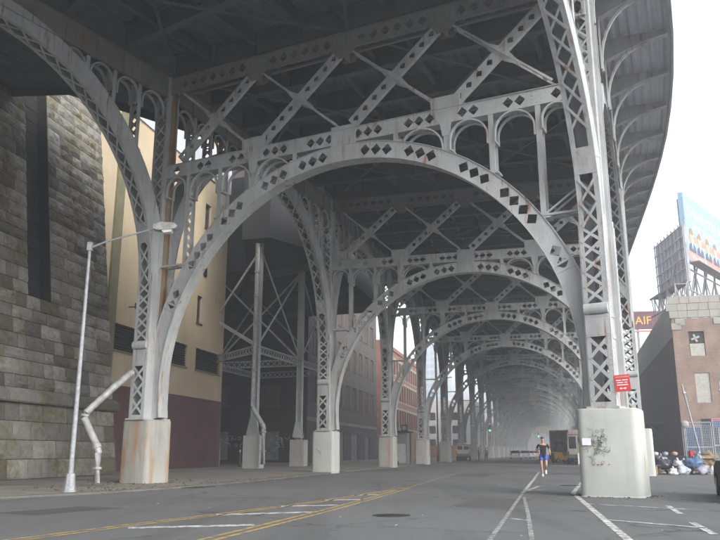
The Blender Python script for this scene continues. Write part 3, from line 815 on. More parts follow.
def wall_holes(mb, x0, x1, z0, z1, holes, rev=.25, y=0.):
    xs = sorted({x0, x1, *[h[0] for h in holes], *[h[1] for h in holes]}); zs = sorted({z0, z1, *[h[2] for h in holes], *[h[3] for h in holes]})
    for i in range(len(xs) - 1):
        for j in range(len(zs) - 1):
            cx, cz = (xs[i] + xs[i + 1]) / 2, (zs[j] + zs[j + 1]) / 2
            if cx < x0 or cx > x1 or cz < z0 or cz > z1: continue
            if any(h[0] < cx < h[1] and h[2] < cz < h[3] for h in holes): continue
            mb.q((xs[i], y, zs[j]), (xs[i + 1], y, zs[j]), (xs[i + 1], y, zs[j + 1]), (xs[i], y, zs[j + 1]))
    for a, b, c, d in holes:
        mb.q((a, y, c), (a, y + rev, c), (b, y + rev, c), (b, y, c)); mb.q((a, y, d), (b, y, d), (b, y + rev, d), (a, y + rev, d))
        mb.q((a, y, c), (a, y, d), (a, y + rev, d), (a, y + rev, c)); mb.q((b, y, c), (b, y + rev, c), (b, y + rev, d), (b, y, d))
def shell(mb, W, D, z0, z1, side0=True):        # other sides and roof of a building
    if side0: mb.q((0, 0, z0), (0, 0, z1), (0, D, z1), (0, D, z0))
    mb.q((W, 0, z0), (W, D, z0), (W, D, z1), (W, 0, z1)); mb.q((0, D, z0), (0, D, z1), (W, D, z1), (W, D, z0)); mb.q((0, 0, z1), (W, 0, z1), (W, D, z1), (0, D, z1))
def window(parent, a, b, c, d, rev, pane, frame, fr=.08, mull=0, cross=0, sill=None, ax=0):
    """frame + pane in a hole of the wall y=0 (ax=0) or x=0 (ax=1)"""
    f = MB(); p_ = MB()
    f.box(a, a + fr, rev - .07, rev - .01, c, d); f.box(b - fr, b, rev - .07, rev - .01, c, d); f.box(a + fr, b - fr, rev - .07, rev - .01, d - fr, d); f.box(a + fr, b - fr, rev - .07, rev - .01, c, c + fr)
    for i in range(mull): x = a + (b - a) * (i + 1) / (mull + 1); f.box(x - fr / 3, x + fr / 3, rev - .065, rev - .015, c + fr, d - fr)
    for i in range(cross): z = c + (d - c) * (i + 1) / (cross + 1); f.box(a + fr, b - fr, rev - .066, rev - .014, z - fr / 3, z + fr / 3)
    if sill: f.box(a - .1, b + .1, -.08, rev - .02, c - .12, c + .001)
    p_.box(a, b, rev - .012, rev + .02, c, d)
    if ax:
        mt = Matrix(((0, 1, 0, 0), (1, 0, 0, 0), (0, 0, 1, 0), (0, 0, 0, 1)))
        f = MB().merge(f, mt); p_ = MB().merge(p_, mt)
    o = ob('window', f, frame, parent); ob('pane', p_, pane, o); return o

# ------------------------------------------------------------------ stone retaining wall
WB = R(11.5); WX = (-12.4, 40.0)
wall = thing('retaining_wall', 'tall battered retaining wall of rough mossy granite blocks with a dark slot', 'wall', (*WX, 0), -(math.pi / 2 + WB))
BT = .13
def wy(z): return -BT * z
c = MB()
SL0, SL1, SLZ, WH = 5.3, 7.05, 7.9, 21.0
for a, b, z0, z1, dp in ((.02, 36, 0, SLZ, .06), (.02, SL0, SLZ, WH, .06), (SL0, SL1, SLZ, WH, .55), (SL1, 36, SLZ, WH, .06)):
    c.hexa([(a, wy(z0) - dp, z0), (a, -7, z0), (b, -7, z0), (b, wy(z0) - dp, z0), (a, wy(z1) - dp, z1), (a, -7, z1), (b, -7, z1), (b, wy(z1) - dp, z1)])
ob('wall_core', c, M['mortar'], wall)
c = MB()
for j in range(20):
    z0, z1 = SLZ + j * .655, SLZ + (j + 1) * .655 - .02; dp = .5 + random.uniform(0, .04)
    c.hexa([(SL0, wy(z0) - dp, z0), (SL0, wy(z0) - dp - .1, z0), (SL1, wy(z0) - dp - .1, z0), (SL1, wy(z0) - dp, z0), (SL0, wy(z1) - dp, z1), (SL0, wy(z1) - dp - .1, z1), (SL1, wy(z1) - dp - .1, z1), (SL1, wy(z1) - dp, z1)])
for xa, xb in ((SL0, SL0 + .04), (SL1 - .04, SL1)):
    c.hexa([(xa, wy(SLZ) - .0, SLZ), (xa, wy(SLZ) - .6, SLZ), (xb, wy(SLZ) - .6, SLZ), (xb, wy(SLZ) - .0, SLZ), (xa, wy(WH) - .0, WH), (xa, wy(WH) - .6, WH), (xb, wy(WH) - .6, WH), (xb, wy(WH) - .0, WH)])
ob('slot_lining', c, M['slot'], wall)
def block(seed, rough=.5):
    rnd = random.Random(seed); b = MB(); nx, nz = 5, 4
    pt = {}
    for i in range(nx + 1):
        for j in range(nz + 1):
            edge = i in (0, nx) or j in (0, nz)
            x = -.5 + i / nx + (0 if edge else rnd.uniform(-.05, .05)); z = -.5 + j / nz + (0 if edge else rnd.uniform(-.05, .05))
            pt[i, j] = (x, rnd.uniform(-.05, .06) if edge else rough * rnd.uniform(.35, 1), z)
    for i in range(nx):
        for j in range(nz): b.q(pt[i, j], pt[i + 1, j], pt[i + 1, j + 1], pt[i, j + 1])
    per = [(i, 0) for i in range(nx)] + [(nx, j) for j in range(nz)] + [(i, nz) for i in range(nx, 0, -1)] + [(0, j) for j in range(nz, 0, -1)]
    for k in range(len(per)):
        p0, p1 = pt[per[k]], pt[per[(k + 1) % len(per)]]
        b.q(p1, p0, (p0[0], -.9, p0[2]), (p1[0], -.9, p1[2]))
    return b
blks = [block(s_) for s_ in range(7)]
blk_me = []
for b in blks:
    me = b.mesh('stone'); me.materials.append(M['stone']); blk_me.append(me)
rest = MB(); count = 0
courses = []; z = .09
for h_ in (.80, .78, .78, .76): courses.append((z, z + h_, .9, 2.0)); z += h_
LEDGE = z; z += .62
while z < WH - .3:
    h_ = random.choice((.5, .56, .62, .66)); courses.append((z, z + h_, .55, 1.6)); z += h_
bat = math.atan(BT)
for z0, z1, lo, hi in courses:
    x = 0.
    while x < 13.6:
        L_ = random.uniform(lo, hi)
        if z0 > SLZ - .3:
            if SL0 - .25 < x < SL1: x = SL1
            if x < SL0 < x + L_ + .4: L_ = SL0 - x
        zc = (z0 + z1) / 2; k = random.randrange(7); dpt = random.uniform(.10, .22) if z0 < LEDGE else random.uniform(.16, .34)
        sc_ = (L_ - .025, dpt, z1 - z0 - .025)
        if count < 300:
            o = ob('stone', blk_me[k], None, wall, (x + L_ / 2, wy(zc), zc), 0, sc_); o.rotation_euler = (bat, 0, 0); count += 1
        else:
            rest.merge(blks[k], Matrix.Translation((x + L_ / 2, wy(zc), zc)) @ Matrix.Rotation(bat, 4, 'X') @ Matrix.Diagonal((*sc_, 1)))
        x += L_
ob('upper_stones', rest, M['stone'], wall, kind='stuff')
x = -.05
while x < 14:
    L_ = random.uniform(1.7, 2.6); b = MB()
    y0 = wy(LEDGE) + .30
    b.prism([(y0 - .06, LEDGE), (y0, LEDGE + .06), (y0, LEDGE + .36), (y0 - .26, LEDGE + .60), (y0 - .8, LEDGE + .60), (y0 - .8, LEDGE)], lambda a, c_: (x, a, c_), lambda a, c_: (x + L_ - .02, a, c_))
    ob('ledge_stone', b, M['stone'], wall); x += L_

# ------------------------------------------------------------------ beige building behind the wall
BB = R(12.4)
def left_frame(X, Y): return (X, Y, HK - .05), math.pi / 2 - BB
loc, rz = left_frame(-11.2 - 22 * math.sin(BB), 62 - 22 * math.cos(BB))
beige = thing('beige_building', 'tall beige stucco building with maroon painted brick base and black louvred windows', 'building', loc, rz)
ho = [(22 - 5.2, 22 - .6, 7.2, 8.8), (22 - 11, 22 - 6.7, 7.2, 8.8), (22 - 18, 22 - 13.6, 7.2, 8.8), (22 - 5.4, 22 - 4.5, 10.7, 12.8), (22 - 4.7, 22 - 3.6, 18.4, 20.4), (22 - 9.9, 22 - 8.8, 18.4, 20.4), (22 - 11.4, 22 - 10.4, 10.7, 12.8)]
mb = MB(); wall_holes(mb, 0, 22, 5.1, 22.6, ho, .3); wall_holes(mb, 0, 22, 25.6, 28.2, []); shell(mb, 22, 14, 5.1, 28.2)
ob('wall', mb, M['stucco'], beige)
mb = MB(); mb.box(-.0, 22.04, -.04, 14, 0, 5.1); ob('brick_base', mb, M['purple_brick'], beige)
mb = MB(); mb.box(0, 22.02, -.12, 0, 22.6, 25.6); ob('cladding_band', mb, M['grey_render'], beige)
mb = MB(); mb.box(4.0, 4.9, -.14, 0, 5.1, 22.6); ob('pilaster', mb, M['green_stain'], beige)
for a, b, c_, d in ho[:3]:
    o = MB(); o.box(a, b, .22, .3, c_, d); wv = ob('window', o, M['louvre'], beige)
    for k in range(9): s_ = MB(); s_.bar((a + .03, .14, c_ + .1 + k * .172), (b - .03, .14, c_ + .1 + k * .172), .16, .02, (0, .5, 1)); ob('slat', s_, M['louvre'], wv)
    s_ = MB(); s_.box(a - .05, b + .05, -.07, .28, c_ - .12, c_ + .002); ob('sill', s_, M['green_stain'], wv)
for a, b, c_, d in ho[3:]: window(beige, a, b, c_, d, .25, M['dark_glass'], M['board'], .07, 0, 1, True)
mb = MB(); mb.box(22 - 4.6, 22 - 4.1, -.12, 0, 14.5, 15.2); ob('vent', mb, M['black_metal'], beige)
fl = thing('floodlight', 'twin black floodlights fixed to the beige building beside the stone wall', 'floodlight', (-14.0, 46.2, 9.9), rz)
mb = MB(); mb.box(-.05, .05, -.35, .3, -.03, .03); ob('arm', mb, M['black_metal'], fl)
for k, dx in ((0, -.25), (1, .25)):
    mb = MB(); mb.prism([(-.2, -.12), (.14, -.18), (.14, .16), (-.2, .1)], lambda a, b: (dx - .17, -.45 + a, b), lambda a, b: (dx + .17, -.45 + a, b)); mb.box(min(0, dx) , max(0, dx), -.36, -.3, -.03, .03)
    ob('lamp_head', mb, M['black_metal'], fl)

# ------------------------------------------------------------------ brown building with boarded windows
loc, rz = left_frame(-5.9, 86.0)
brown = thing('boarded_building', 'grey brown brick warehouse with rows of boarded windows beyond the second column', 'building', loc, rz)
ho = []
for k in range(9):
    for z0, z1 in ((6.9, 10.0), (12.3, 15.4), (17.6, 20.6), (22.8, 25.6)): ho.append((1.6 + k * 4.2, 3.9 + k * 4.2, z0, z1))
dr = [(4.5, 8.3, .0, 3.6), (13, 17.5, 0, 3.7), (22, 26, 0, 3.6), (31, 34, 0, 3.4)]
mb = MB(); wall_holes(mb, 0, 40, 0, 29.5, ho + dr, .25); shell(mb, 40, 18, 0, 29.5, False); ob('wall', mb, M['grey_brick'], brown)
mb = MB(); mb.box(-.0, 40.05, -.3, .0, 29.5, 30.1); ob('cornice', mb, M['lintel'], brown)
mb = MB(); mb.box(.0, 40.02, -.05, .0, 4.6, 5.0); ob('string_course', mb, M['board_grey'], brown)
for k, (a, b, c_, d) in enumerate(ho): window(brown, a, b, c_, d, .2, M['board'], M['board'], .1, 1, 0, True)
for a, b, c_, d in dr:
    mb = MB(); mb.box(a, b, .12, .2, c_, d); o = ob('door', mb, M['board_grey'], brown)
    mb = MB(); mb.box((a + b) / 2 - .03, (a + b) / 2 + .03, .1, .13, c_, d); ob('door_joint', mb, M['board'], o)
sh = [(3.2, 6.0, .3, 3.4), (9.2, 12.0, .3, 3.4), (14.5, 16.5, .3, 3.4), (3.2, 6, 6, 8.6), (9.2, 12, 6, 8.6), (14.5, 16.5, 6, 8.6)]
mb = MB(); wall_holes(mb, 0, 18, 0, 29.5, sh, .2)
mb = MB().merge(mb, Matrix(((0, 1, 0, 0), (1, 0, 0, 0), (0, 0, 1, 0), (0, 0, 0, 1)))); ob('end_wall', mb, M['dark_brick'], brown)
for a, b, c_, d in sh: window(brown, a, b, c_, d, .15, M['pale_panel'] if c_ < 1 else M['board'], M['board_grey'] if c_ < 1 else M['board'], .09, 1, 0, None, 1)
mb = MB(); mb.box(.01, 4, .2, 18, 29.5, 36); ob('added_dark_block', mb, M['dark_brick'], brown)  # added dark mass that stands for deep shade behind the recess
# ------------------------------------------------------------------ red brick building
loc, rz = left_frame(3.6, 130.0)
red = thing('red_brick_building', 'red brick loft building with white stone lintels above its windows', 'building', loc, rz)
ho = []
for k in range(16):
    for z0, z1 in ((5.6, 9.0), (10.6, 14.0), (15.2, 18.0)): ho.append((.7 + k * 2.9 + (k // 3) * .3, 2.7 + k * 2.9 + (k // 3) * .3, z0, z1))
mb = MB(); wall_holes(mb, 0, 50, 0, 20, ho, .2); shell(mb, 50, 18, 0, 20); ob('wall', mb, M['red_brick'], red)
mb = MB(); mb.box(0, 50, -.2, 0, 19.5, 20.2); ob('cornice', mb, M['red_brick'], red)
for a, b, c_, d in ho:
    o = window(red, a, b, c_, d, .15, M['dark_glass'], M['board'], .08, 1, 1)
    mb = MB(); mb.box(a - .12, b + .12, -.06, .0, d, d + .35); mb.box(a - .1, b + .1, -.08, 0, c_ - .2, c_); ob('lintel', mb, M['lintel'], o)
# ------------------------------------------------------------------ braced ramp tower in the recess
ramp = thing('ramp_tower', 'side ramp with added dark shade block on braced grey steel posts between the beige and brown buildings', 'ramp', (0, 0, 0))
TP = [Vector((-7.5, 55, 0)), Vector((-5.0, 63.7, 0)), Vector((-12.6, 66, 0)), Vector((-3.0, 71.5, 0)), Vector((-10.3, 75, 0))]
for k, P in enumerate(TP):
    m_ = MB(); m_.box(-.6, .6, -.5, .5, HK - .04, 2.3 if k == 0 else 2.15); ob('pedestal', m_, M['pier_grey'] if k else M['pier'], ramp, tuple(P), R(-16))
    m_ = MB(); m_.box(-.24, .24, -.02, .02, 2.1, 16.4); m_.box(-.24, -.2, -.2, .2, 2.1, 16.4); m_.box(.2, .24, -.2, .2, 2.1, 16.4); m_.box(-.34, .34, -.3, .3, 2.3, 2.36)
    m_.prism([(-.5, 2.36), (.5, 2.36), (.24, 3.6), (-.24, 3.6)], lambda a, b: (a, -.24, b), lambda a, b: (a, -.2, b))
    ob('post', m_, ST, ramp, tuple(P), R(-16))
def vv(P, z): return (P.x, P.y, z)
def lstrut(a, b, z, nm='lattice_strut'):
    m_ = MB(); p0, p1 = Vector(vv(a, z)), Vector(vv(b, z)); n_ = int((p1 - p0).length / .5)
    for dz in (0, .5): m_.bar(p0 + Vector((0, 0, dz)), p1 + Vector((0, 0, dz)), .22, .07)
    for i in range(n_):
        q0, q1 = p0.lerp(p1, i / n_), p0.lerp(p1, (i + 1) / n_)
        m_.bar(q0, q1 + Vector((0, 0, .5)), .03, .05); m_.bar(q0 + Vector((0, 0, .5)), q1, .035, .05)
    return ob(nm, m_, ST, ramp)
WL = Vector((-12.9, 63.4, 0))
for a, b in ((TP[0], TP[1]), (TP[1], TP[3]), (TP[2], TP[4]), (TP[1], TP[2]), (TP[3], TP[4]), (TP[0], WL)): lstrut(a, b, 8.2)
def brace(a, z0, b, z1, wd=.14):
    m_ = MB(); m_.bar(vv(a, z0), vv(b, z1), .07, wd); return ob('brace', m_, ST, ramp)
for a, b in ((TP[0], TP[1]), (TP[1], TP[2]), (TP[1], TP[3])): brace(a, 8.6, b, 16.2); brace(a, 16.2, b, 8.6)
brace(TP[0], 8.7, WL, 12.4, .26); brace(TP[0], 15.8, WL, 11.0, .2); brace(TP[0], 8.0, TP[1] , 2.6, .2) if False else None
brace(TP[2], 8.6, TP[4], 16.2); brace(TP[3], 8.4, TP[4], 16)
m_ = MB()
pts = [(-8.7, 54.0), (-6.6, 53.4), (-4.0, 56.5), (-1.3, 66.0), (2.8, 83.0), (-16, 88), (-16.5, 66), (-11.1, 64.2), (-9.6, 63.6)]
m_.prism(pts, lambda a, b: (a, b, 16.4), lambda a, b: (a, b, 25.0)); ob('ramp_shade_block', m_, plain('recess_shade_black', (.008, .008, .009), .8, var=.3, sc=.4), ramp)  # ramp deck thickened into an added black block standing for the recess's shade
for k in range(7):
    f_ = k / 6; a = Vector((-3.4 + 5 * f_, 60 + 20 * f_, 16.1)); b = Vector((-9.8 - 5.5 * f_, 65.5 + 21 * f_, 16.1)); b2 = MB()
    b2.bar(a, b, .03, .7); b2.bar(a - Vector((0, 0, .36)), b - Vector((0, 0, .36)), .3, .03); ob('ramp_beam', b2, M['beam'], ramp)
m_ = MB(); m_.box(-16.5, -16.2, 64.2, 88, 0, 17.6); ob('rear_wall', m_, M['dark_brick'], ramp)
def pipe(name, pts, r, parent, joints=()):
    m_ = MB(); m_.tube(pts, r, 12); o = ob(name, m_, M['pipe'], parent, smooth=True)
    o.data.set_sharp_from_angle(angle=R(40))
    for p0, p1 in joints: j = MB(); j.tube([p0, p1], r * 1.2, 12); ob('pipe_collar', j, M['pipe'], o)
    return o
pipe('drain_pipe', [(-7.55, 54.3, 16.2), (-7.55, 54.3, 4.3), (-7.5, 54.3, 4.1), (-6.75, 54.0, 2.95), (-6.7, 54.0, 2.75), (-6.7, 54.0, .35)], .17, ramp, [((-7.55, 54.3, z), (-7.55, 54.3, z + .08)) for z in (5, 6.8, 8.6, 10.4, 12.2, 14)] + [((-6.7, 54, z), (-6.7, 54, z + .08)) for z in (2.5, 1.2)])
pipe('drain_pipe', [(-8.6, 28.75, 4.1), (-8.95, 27.95, 3.5), (-9.75, 27.5, 2.55), (-9.8, 27.5, 2.35), (-9.15, 27.2, 1.35), (-9.1, 27.2, 1.15), (-9.1, 27.2, .14)], .125, via, [((-9.78, 27.5, 2.5), (-9.79, 27.5, 2.42)), ((-9.2, 27.22, 1.42), (-9.14, 27.2, 1.3)), ((-9.1, 27.2, .6), (-9.1, 27.2, .68))])

# ------------------------------------------------------------------ street lamp
lamp = thing('street_lamp', 'slim aluminium street lamp with angled arm in front of the stone wall', 'street lamp', (-8.41, 22.86, HK))
m_ = MB(); lv = [(0, .2), (.04, .2), (.05, .17), (.5, .13), (.52, .115)]
rg = [[(h_ * math.cos(R(22.5 + 45 * j)), h_ * math.sin(R(22.5 + 45 * j)), z) for j in range(8)] for z, h_ in lv]
for i in range(len(rg) - 1):
    for j in range(8): m_.q(rg[i][j], rg[i][(j + 1) % 8], rg[i + 1][(j + 1) % 8], rg[i + 1][j])
m_.q(*rg[-1]); ob('base', m_, M['galv'], lamp)
m_ = MB(); m_.tube([(0, 0, .5), (0, 0, 2.2), (0, 0, 7.45)], [.075, .068, .045], 12); ob('pole', m_, M['galv'], lamp)
m_ = MB(); m_.tube([(0, 0, 7.3), (.5, .02, 7.52), (2.05, .06, 7.98)], [.035, .032, .026], 8); m_.box(-.07, .07, -.07, .07, 7.22, 7.48); ob('arm', m_, M['galv'], lamp)
m_ = MB(); m_.prism([(1.95, 7.9), (2.1, 7.86), (2.62, 7.9), (2.72, 7.98), (2.6, 8.1), (2.2, 8.12), (1.95, 8.04)], lambda a, b: (a, -.13, b), lambda a, b: (a, .17, b)); hd = ob('lamp_head', m_, M['pipe'], lamp)
m_ = MB(); m_.prism([(2.2, 7.88), (2.55, 7.9), (2.5, 7.8), (2.28, 7.78)], lambda a, b: (a, -.1, b), lambda a, b: (a, .14, b)); ob('lens', m_, plain('lamp_glass', (.6, .6, .55), .2), hd)
# far lamp post between the left columns
lp = thing('lamp_post', 'tall thin dark lamp post between the fourth and fifth left columns', 'lamp post', (8.8, 88, HK))
m_ = MB(); m_.tube([(0, 0, 0), (0, 0, .8), (0, 0, .82), (0, 0, 9)], [.16, .14, .1, .07], 8); ob('pole', m_, M['board'], lp)
m_ = MB(); m_.tube([(0, 0, 8.9), (.8, 0, 9.4), (1.8, 0, 9.5)], .05, 6); ob('arm', m_, M['board'], lp)

# ------------------------------------------------------------------ right: brick warehouse with billboards
RBZ = R(-15.5)
wh = thing('brick_warehouse', 'mottled brick warehouse with grey block parapet and a dark side wall, right', 'building', (28.2, 68, 0), RBZ)
ho = [(1.3, 2.6, 9.5, 11.7), (1.5, 2.7, 5.4, 8.0), (1.6, 2.9, 1.2, 4.0), (6, 7.4, 9.5, 11.7), (6, 7.4, 5.4, 8)]
mb = MB(); wall_holes(mb, 0, 24, 0, 12.9, ho, .25); mb.q((24, 0, 0), (24, 45, 0), (24, 45, 12.9), (24, 0, 12.9)); mb.q((0, .3, 12.9), (24, .3, 12.9), (24, 45, 12.9), (0, 45, 12.9)); ob('wall', mb, M['tan_brick'], wh)
mb = MB(); mb.box(-.02, .28, 0.002, 45, 0, 11.2); ob('side_wall', mb, M['maroon_wall'], wh)
mb = MB(); mb.box(-.12, .3, .4, 45, 11.2, 14.4); ob('side_parapet', mb, M['block'], wh)
bk = MB(); bk.box(-.5, .5, -.02, .28, -.5, .5); bk_me = bk.mesh('parapet_block'); bk_me.materials.append(M['block'])
for r_ in range(3):
    x = -.15 - (.25 if r_ % 2 else 0)
    while x < 12:
        L_ = random.uniform(.75, 1.0); z = 12.95 + r_ * .66 - (.0)
        ob('parapet_block', bk_me, None, wh, (x + L_ / 2, random.uniform(-.06, -.01), z + .33), 0, (L_ - .02, 1, .63)); x += L_
for x, z in ((.3, 12.6), (3.5, 12.6), (-.05, 12.2), (4.2, 12.6)): ob('parapet_block', bk_me, None, wh, (x + .4, -.03, z), 0, (.8, 1, .6))
fanm = MB()
for k in range(4): fanm.bar((1.85, .05, 11.1), (1.85 + .36 * math.cos(R(20 + 90 * k)), .05, 11.1 + .36 * math.sin(R(20 + 90 * k))), .02, .17, (0, 0, 1))
o1 = MB(); o1.box(1.3, 2.6, .2, .26, 10.6, 11.7); wv = ob('window', o1, M['louvre'], wh); ob('fan_blades', fanm, M['lintel'], wv)
o1 = MB(); o1.box(1.35, 2.55, .06, .2, 9.5, 10.6); ob('board', o1, M['lintel'], wv)
o1 = MB(); o1.box(1.5, 2.7, .08, .2, 5.4, 8.0); ob('window', o1, M['lintel'], wh)
for h_ in ho[2:]: window(wh, *h_, .2, M['dark_glass'], M['board'], .08, 1, 1, True)
aw = MB(); aw.box(-1.6, -.02, 14, 24, 4.1, 4.25); [aw.bar((-.05, y, 2.6), (-1.5, y, 4.1), .08, .08) for y in (14.3, 19, 23.7)]; ob('loading_canopy', aw, M['board_grey'], wh)

# --- billboards on the roof
M['print_blue'] = plain('billboard_print_blue', (.24, .42, .58), .5, var=.1, sc=.4)
M['print_red'] = plain('billboard_print_red', (.62, .22, .17), .5, var=.1)
M['print_white'] = plain('billboard_print_white', (.62, .62, .62), .5, var=.02)
M['skin_print'] = plain('billboard_print_skin', (.62, .36, .25), .5, var=.15, sc=3); M['suit_print'] = plain('billboard_print_suit', (.05, .07, .13), .5)
M['frame_grey'] = plain('weathered_frame_steel', (.26, .26, .27), .6)
bb = thing('billboard', 'large blue billboard with portraits and white lettering on the warehouse roof', 'billboard', (33.5, 75.0, 0), math.atan2(10, 8.5))
mb = MB(); mb.box(0, 14.6, 0, .5, 20.2, 27.5); ob('panel', mb, M['print_blue'], bb)
def printed(nm, me, mat, x, z, y=-.02):
    o = ob(nm, me, mat, bb, (x, y, z)); o.rotation_euler = (R(90), 0, 0); return o
printed('lettering', text_mesh('THANK YOU A', 1.75), M['print_white'], .7, 25.1)
printed('lettering', text_mesh('FOR MAKING', 1.6), M['print_white'], 2.0, 23.5)
mb = MB(); mb.box(.2, 5.6, -.03, 0, 20.3, 21.3); ob('red_strip', mb, M['print_red'], bb)
printed('lettering', text_mesh('WE A SPORT', .7), M['print_white'], 1.0, 20.55, -.045)
mb = MB(); mb.box(6.2, 14.4, -.02, 0, 20.4, 21.9); mb.box(.6, 14.4, -.012, 0, 22.5, 23.2); ob('red_band', mb, M['print_red'], bb)
for k, x in enumerate((1.6, 4.2, 7.0, 9.8)):
    m_ = MB(); n_ = 14; m_.prism([(x + .62 * math.cos(2 * math.pi * j / n_), 23.0 + .85 * math.sin(2 * math.pi * j / n_)) for j in range(n_)], lambda a, b: (a, -.02, b), lambda a, b: (a, -.03, b)); o = ob('portrait', m_, M['skin_print'], bb)
    m_ = MB(); m_.prism([(x - 1.15, 21.35), (x + 1.15, 21.35), (x + 1.0, 22.0), (x + .35, 22.3), (x - .35, 22.3), (x - 1.0, 22.0)], lambda a, b: (a, -.034, b), lambda a, b: (a, -.036, b)); ob('suit', m_, M['suit_print'], o)
    m_ = MB(); m_.prism([(x - .25, 22.3), (x + .25, 22.3), (x, 21.6)], lambda a, b: (a, -.038, b), lambda a, b: (a, -.04, b)); ob('shirt', m_, M['print_white'], o)
    m_ = MB(); m_.prism([(x - .62, 23.2), (x + .62, 23.2), (x + .5, 23.75), (x, 23.95), (x - .5, 23.75)], lambda a, b: (a, -.034, b), lambda a, b: (a, -.036, b)); ob('hair', m_, plain('print_hair', (.25, .17, .11), .6) if k == 0 else bpy.data.materials['print_hair'], o)
fr = MB()
for x in (.6, 4, 7.5, 11, 14):
    fr.bar((x, .7, 12.9), (x, .7, 27), .18, .18); fr.bar((x, 3.4, 12.9), (x, .7, 24), .14, .14); fr.bar((x, .7, 17), (x, 2.7, 15.8), .1, .1)
for z in (15, 17.5, 19.8): fr.bar((0, .75, z), (14.6, .75, z), .14, .14)
for x in (.6, 4, 7.5, 11): fr.bar((x, .72, 15), (x + 3.4, .72, 19.8), .1, .1); fr.bar((x + 3.4, .74, 15), (x, .74, 19.8), .1, .1)
fr.box(-.3, 14.6, -1.1, -.1, 19.85, 19.95); ob('support_frame', fr, M['frame_grey'], bb)
fr = MB(); fr.bar((-1.6, -.3, 21), (-1.6, -.3, 26.5), .05, .05); fr.bar((-1.6, -.3, 26.5), (.1, 0, 27), .05, .05); fr.bar((-1.6, -.3, 23.5), (.1, 0, 24.8), .05, .05); fr.bar((-1.6, -.3, 21), (.1, 0, 21.2), .05, .05); fr.bar((-1.6, -.3, 24), (.1, 0, 22.5), .04, .04)
ob('light_bracket', fr, M['frame_grey'], bb)
b2 = thing('billboard', 'back of a grey billboard with open lattice frame above the brick warehouse parapet', 'billboard', (32.6, 73.5, 0), math.atan2(9, .6))
mb = MB(); mb.box(0, 9, -.25, 0, 17.6, 23.6); ob('panel', mb, plain('billboard_back', (.36, .37, .4), .7, var=.25, sc=.6), b2)
fr = MB()
for k in range(9): fr.bar((k * 1.12, .12, 14), (k * 1.12, .12, 23.8), .1, .12)
for k in range(6): fr.bar((0, .22, 17.9 + k * 1.1), (9, .22, 17.9 + k * 1.1), .08, .1)
for k in range(4): fr.bar((k * 2.2, .2, 17.6), (k * 2.2, 1.4, 13.2), .12, .12); fr.bar((k * 2.2, .2, 13.2), (k * 2.2, 1.4, 17.2), .1, .1); fr.bar((k * 2.2, 1.4, 13), (k * 2.2, 1.4, 17.4), .1, .1)
for z in (13.4, 15.4, 17.3):
    fr.bar((0, 1.4, z), (8, 1.4, z), .1, .1); fr.bar((0, .3, z), (8, .3, z), .1, .1)
for k in range(6): fr.bar((k * 1.25, 1.4, 13.4 if k % 2 else 17.3), (k * 1.25 + 1.25, 1.4, 17.3 if k % 2 else 13.4), .08, .08)
fr.box(0, 8, .3, 1.5, 17.35, 17.42); ob('support_frame', fr, M['frame_grey'], b2)
# yellow lettered sign beyond
sg = thing('roof_sign', 'dark sign with yellow capital letters seen just above the warehouse side parapet', 'sign', (43.2, 118, 0), R(-10))
M['sign_yellow'] = plain('sign_yellow', (.8, .42, .03), .5, var=.05); M['sign_dark'] = plain('sign_dark_red', (.10, .02, .03), .5)
mb = MB(); mb.box(-.4, 6, 0, .4, 19.9, 22.7); ob('panel', mb, M['sign_dark'], sg)
o = ob('lettering', text_mesh('AIF', 1.8), M['sign_yellow'], sg, (0, -.03, 20.65)); o.rotation_euler = (R(90), 0, 0)
mb = MB(); mb.box(-.4, 6, -.05, .3, 19.45, 19.7); ob('red_trim', mb, M['print_red'], sg)
for x in (.2, 5): m_ = MB(); m_.box(x, x + .3, .1, .4, 0, 19.9); ob('mast', m_, M['frame_grey'], sg)

# ------------------------------------------------------------------ signs, notices and graffiti on the right pier
def facing(P, b, side, off, z):        # a point on the camera-facing (-y) or outer (+x) face of a bent-aligned block
    c_, s_ = math.cos(R(b)), math.sin(R(b))
    x, y = (side, -off)
    return (P.x + x * c_ + y * s_, P.y - x * s_ + y * c_, z)
b1 = BENT[1][1]; P = PR[1]
M['sign_red'] = plain('sign_red', (.55, .03, .03), .4, var=.06)
ns = thing('parking_sign', 'small red no standing sign bolted to the near right column', 'sign', facing(P, b1, .30, .70, 2.78), R(-b1 + 1.5))
ns.rotation_euler[1] = R(-3)
mb = MB(); mb.box(0, .40, -.012, 0, 0, .46); ob('plate', mb, M['sign_red'], ns)
for k, (t_, sz, x, z) in enumerate((('NO STANDING', .052, .035, .385),)):
    o = ob('lettering', text_mesh(t_, sz, .001), M['print_white'], ns, (x, -.014, z)); o.rotation_euler = (R(90), 0, 0)
for z, spans in ((.30, ((.04, .17), (.2, .35))), (.235, ((.06, .22), (.25, .33))), (.17, ((.05, .34),))):
    for a, b in spans: mb = MB(); mb.box(a, b, -.015, -.0125, z, z + .028); ob('print_line', mb, M['print_white'], ns)
mb = MB(); mb.prism([(.1, .09), (.16, .125), (.16, .1), (.24, .1), (.24, .125), (.3, .09), (.24, .055), (.24, .08), (.16, .08), (.16, .055)], lambda a, b: (a, -.015, b), lambda a, b: (a, -.0125, b)); ob('print_arrow', mb, M['print_white'], ns)
P2 = PR[2]
ns2 = thing('parking_sign', 'little red sign on the far side column peeping over the near right pier', 'sign', facing(P2, BENT[2][1], -.1, .75, 2.55), R(-16))
mb = MB(); mb.box(-.25, .25, -.012, 0, 0, .5); ob('plate', mb, M['sign_red'], ns2); mb = MB(); mb.box(-.18, .18, -.016, -.0125, .3, .38); ob('print_line', mb, M['print_white'], ns2)
PY = .835
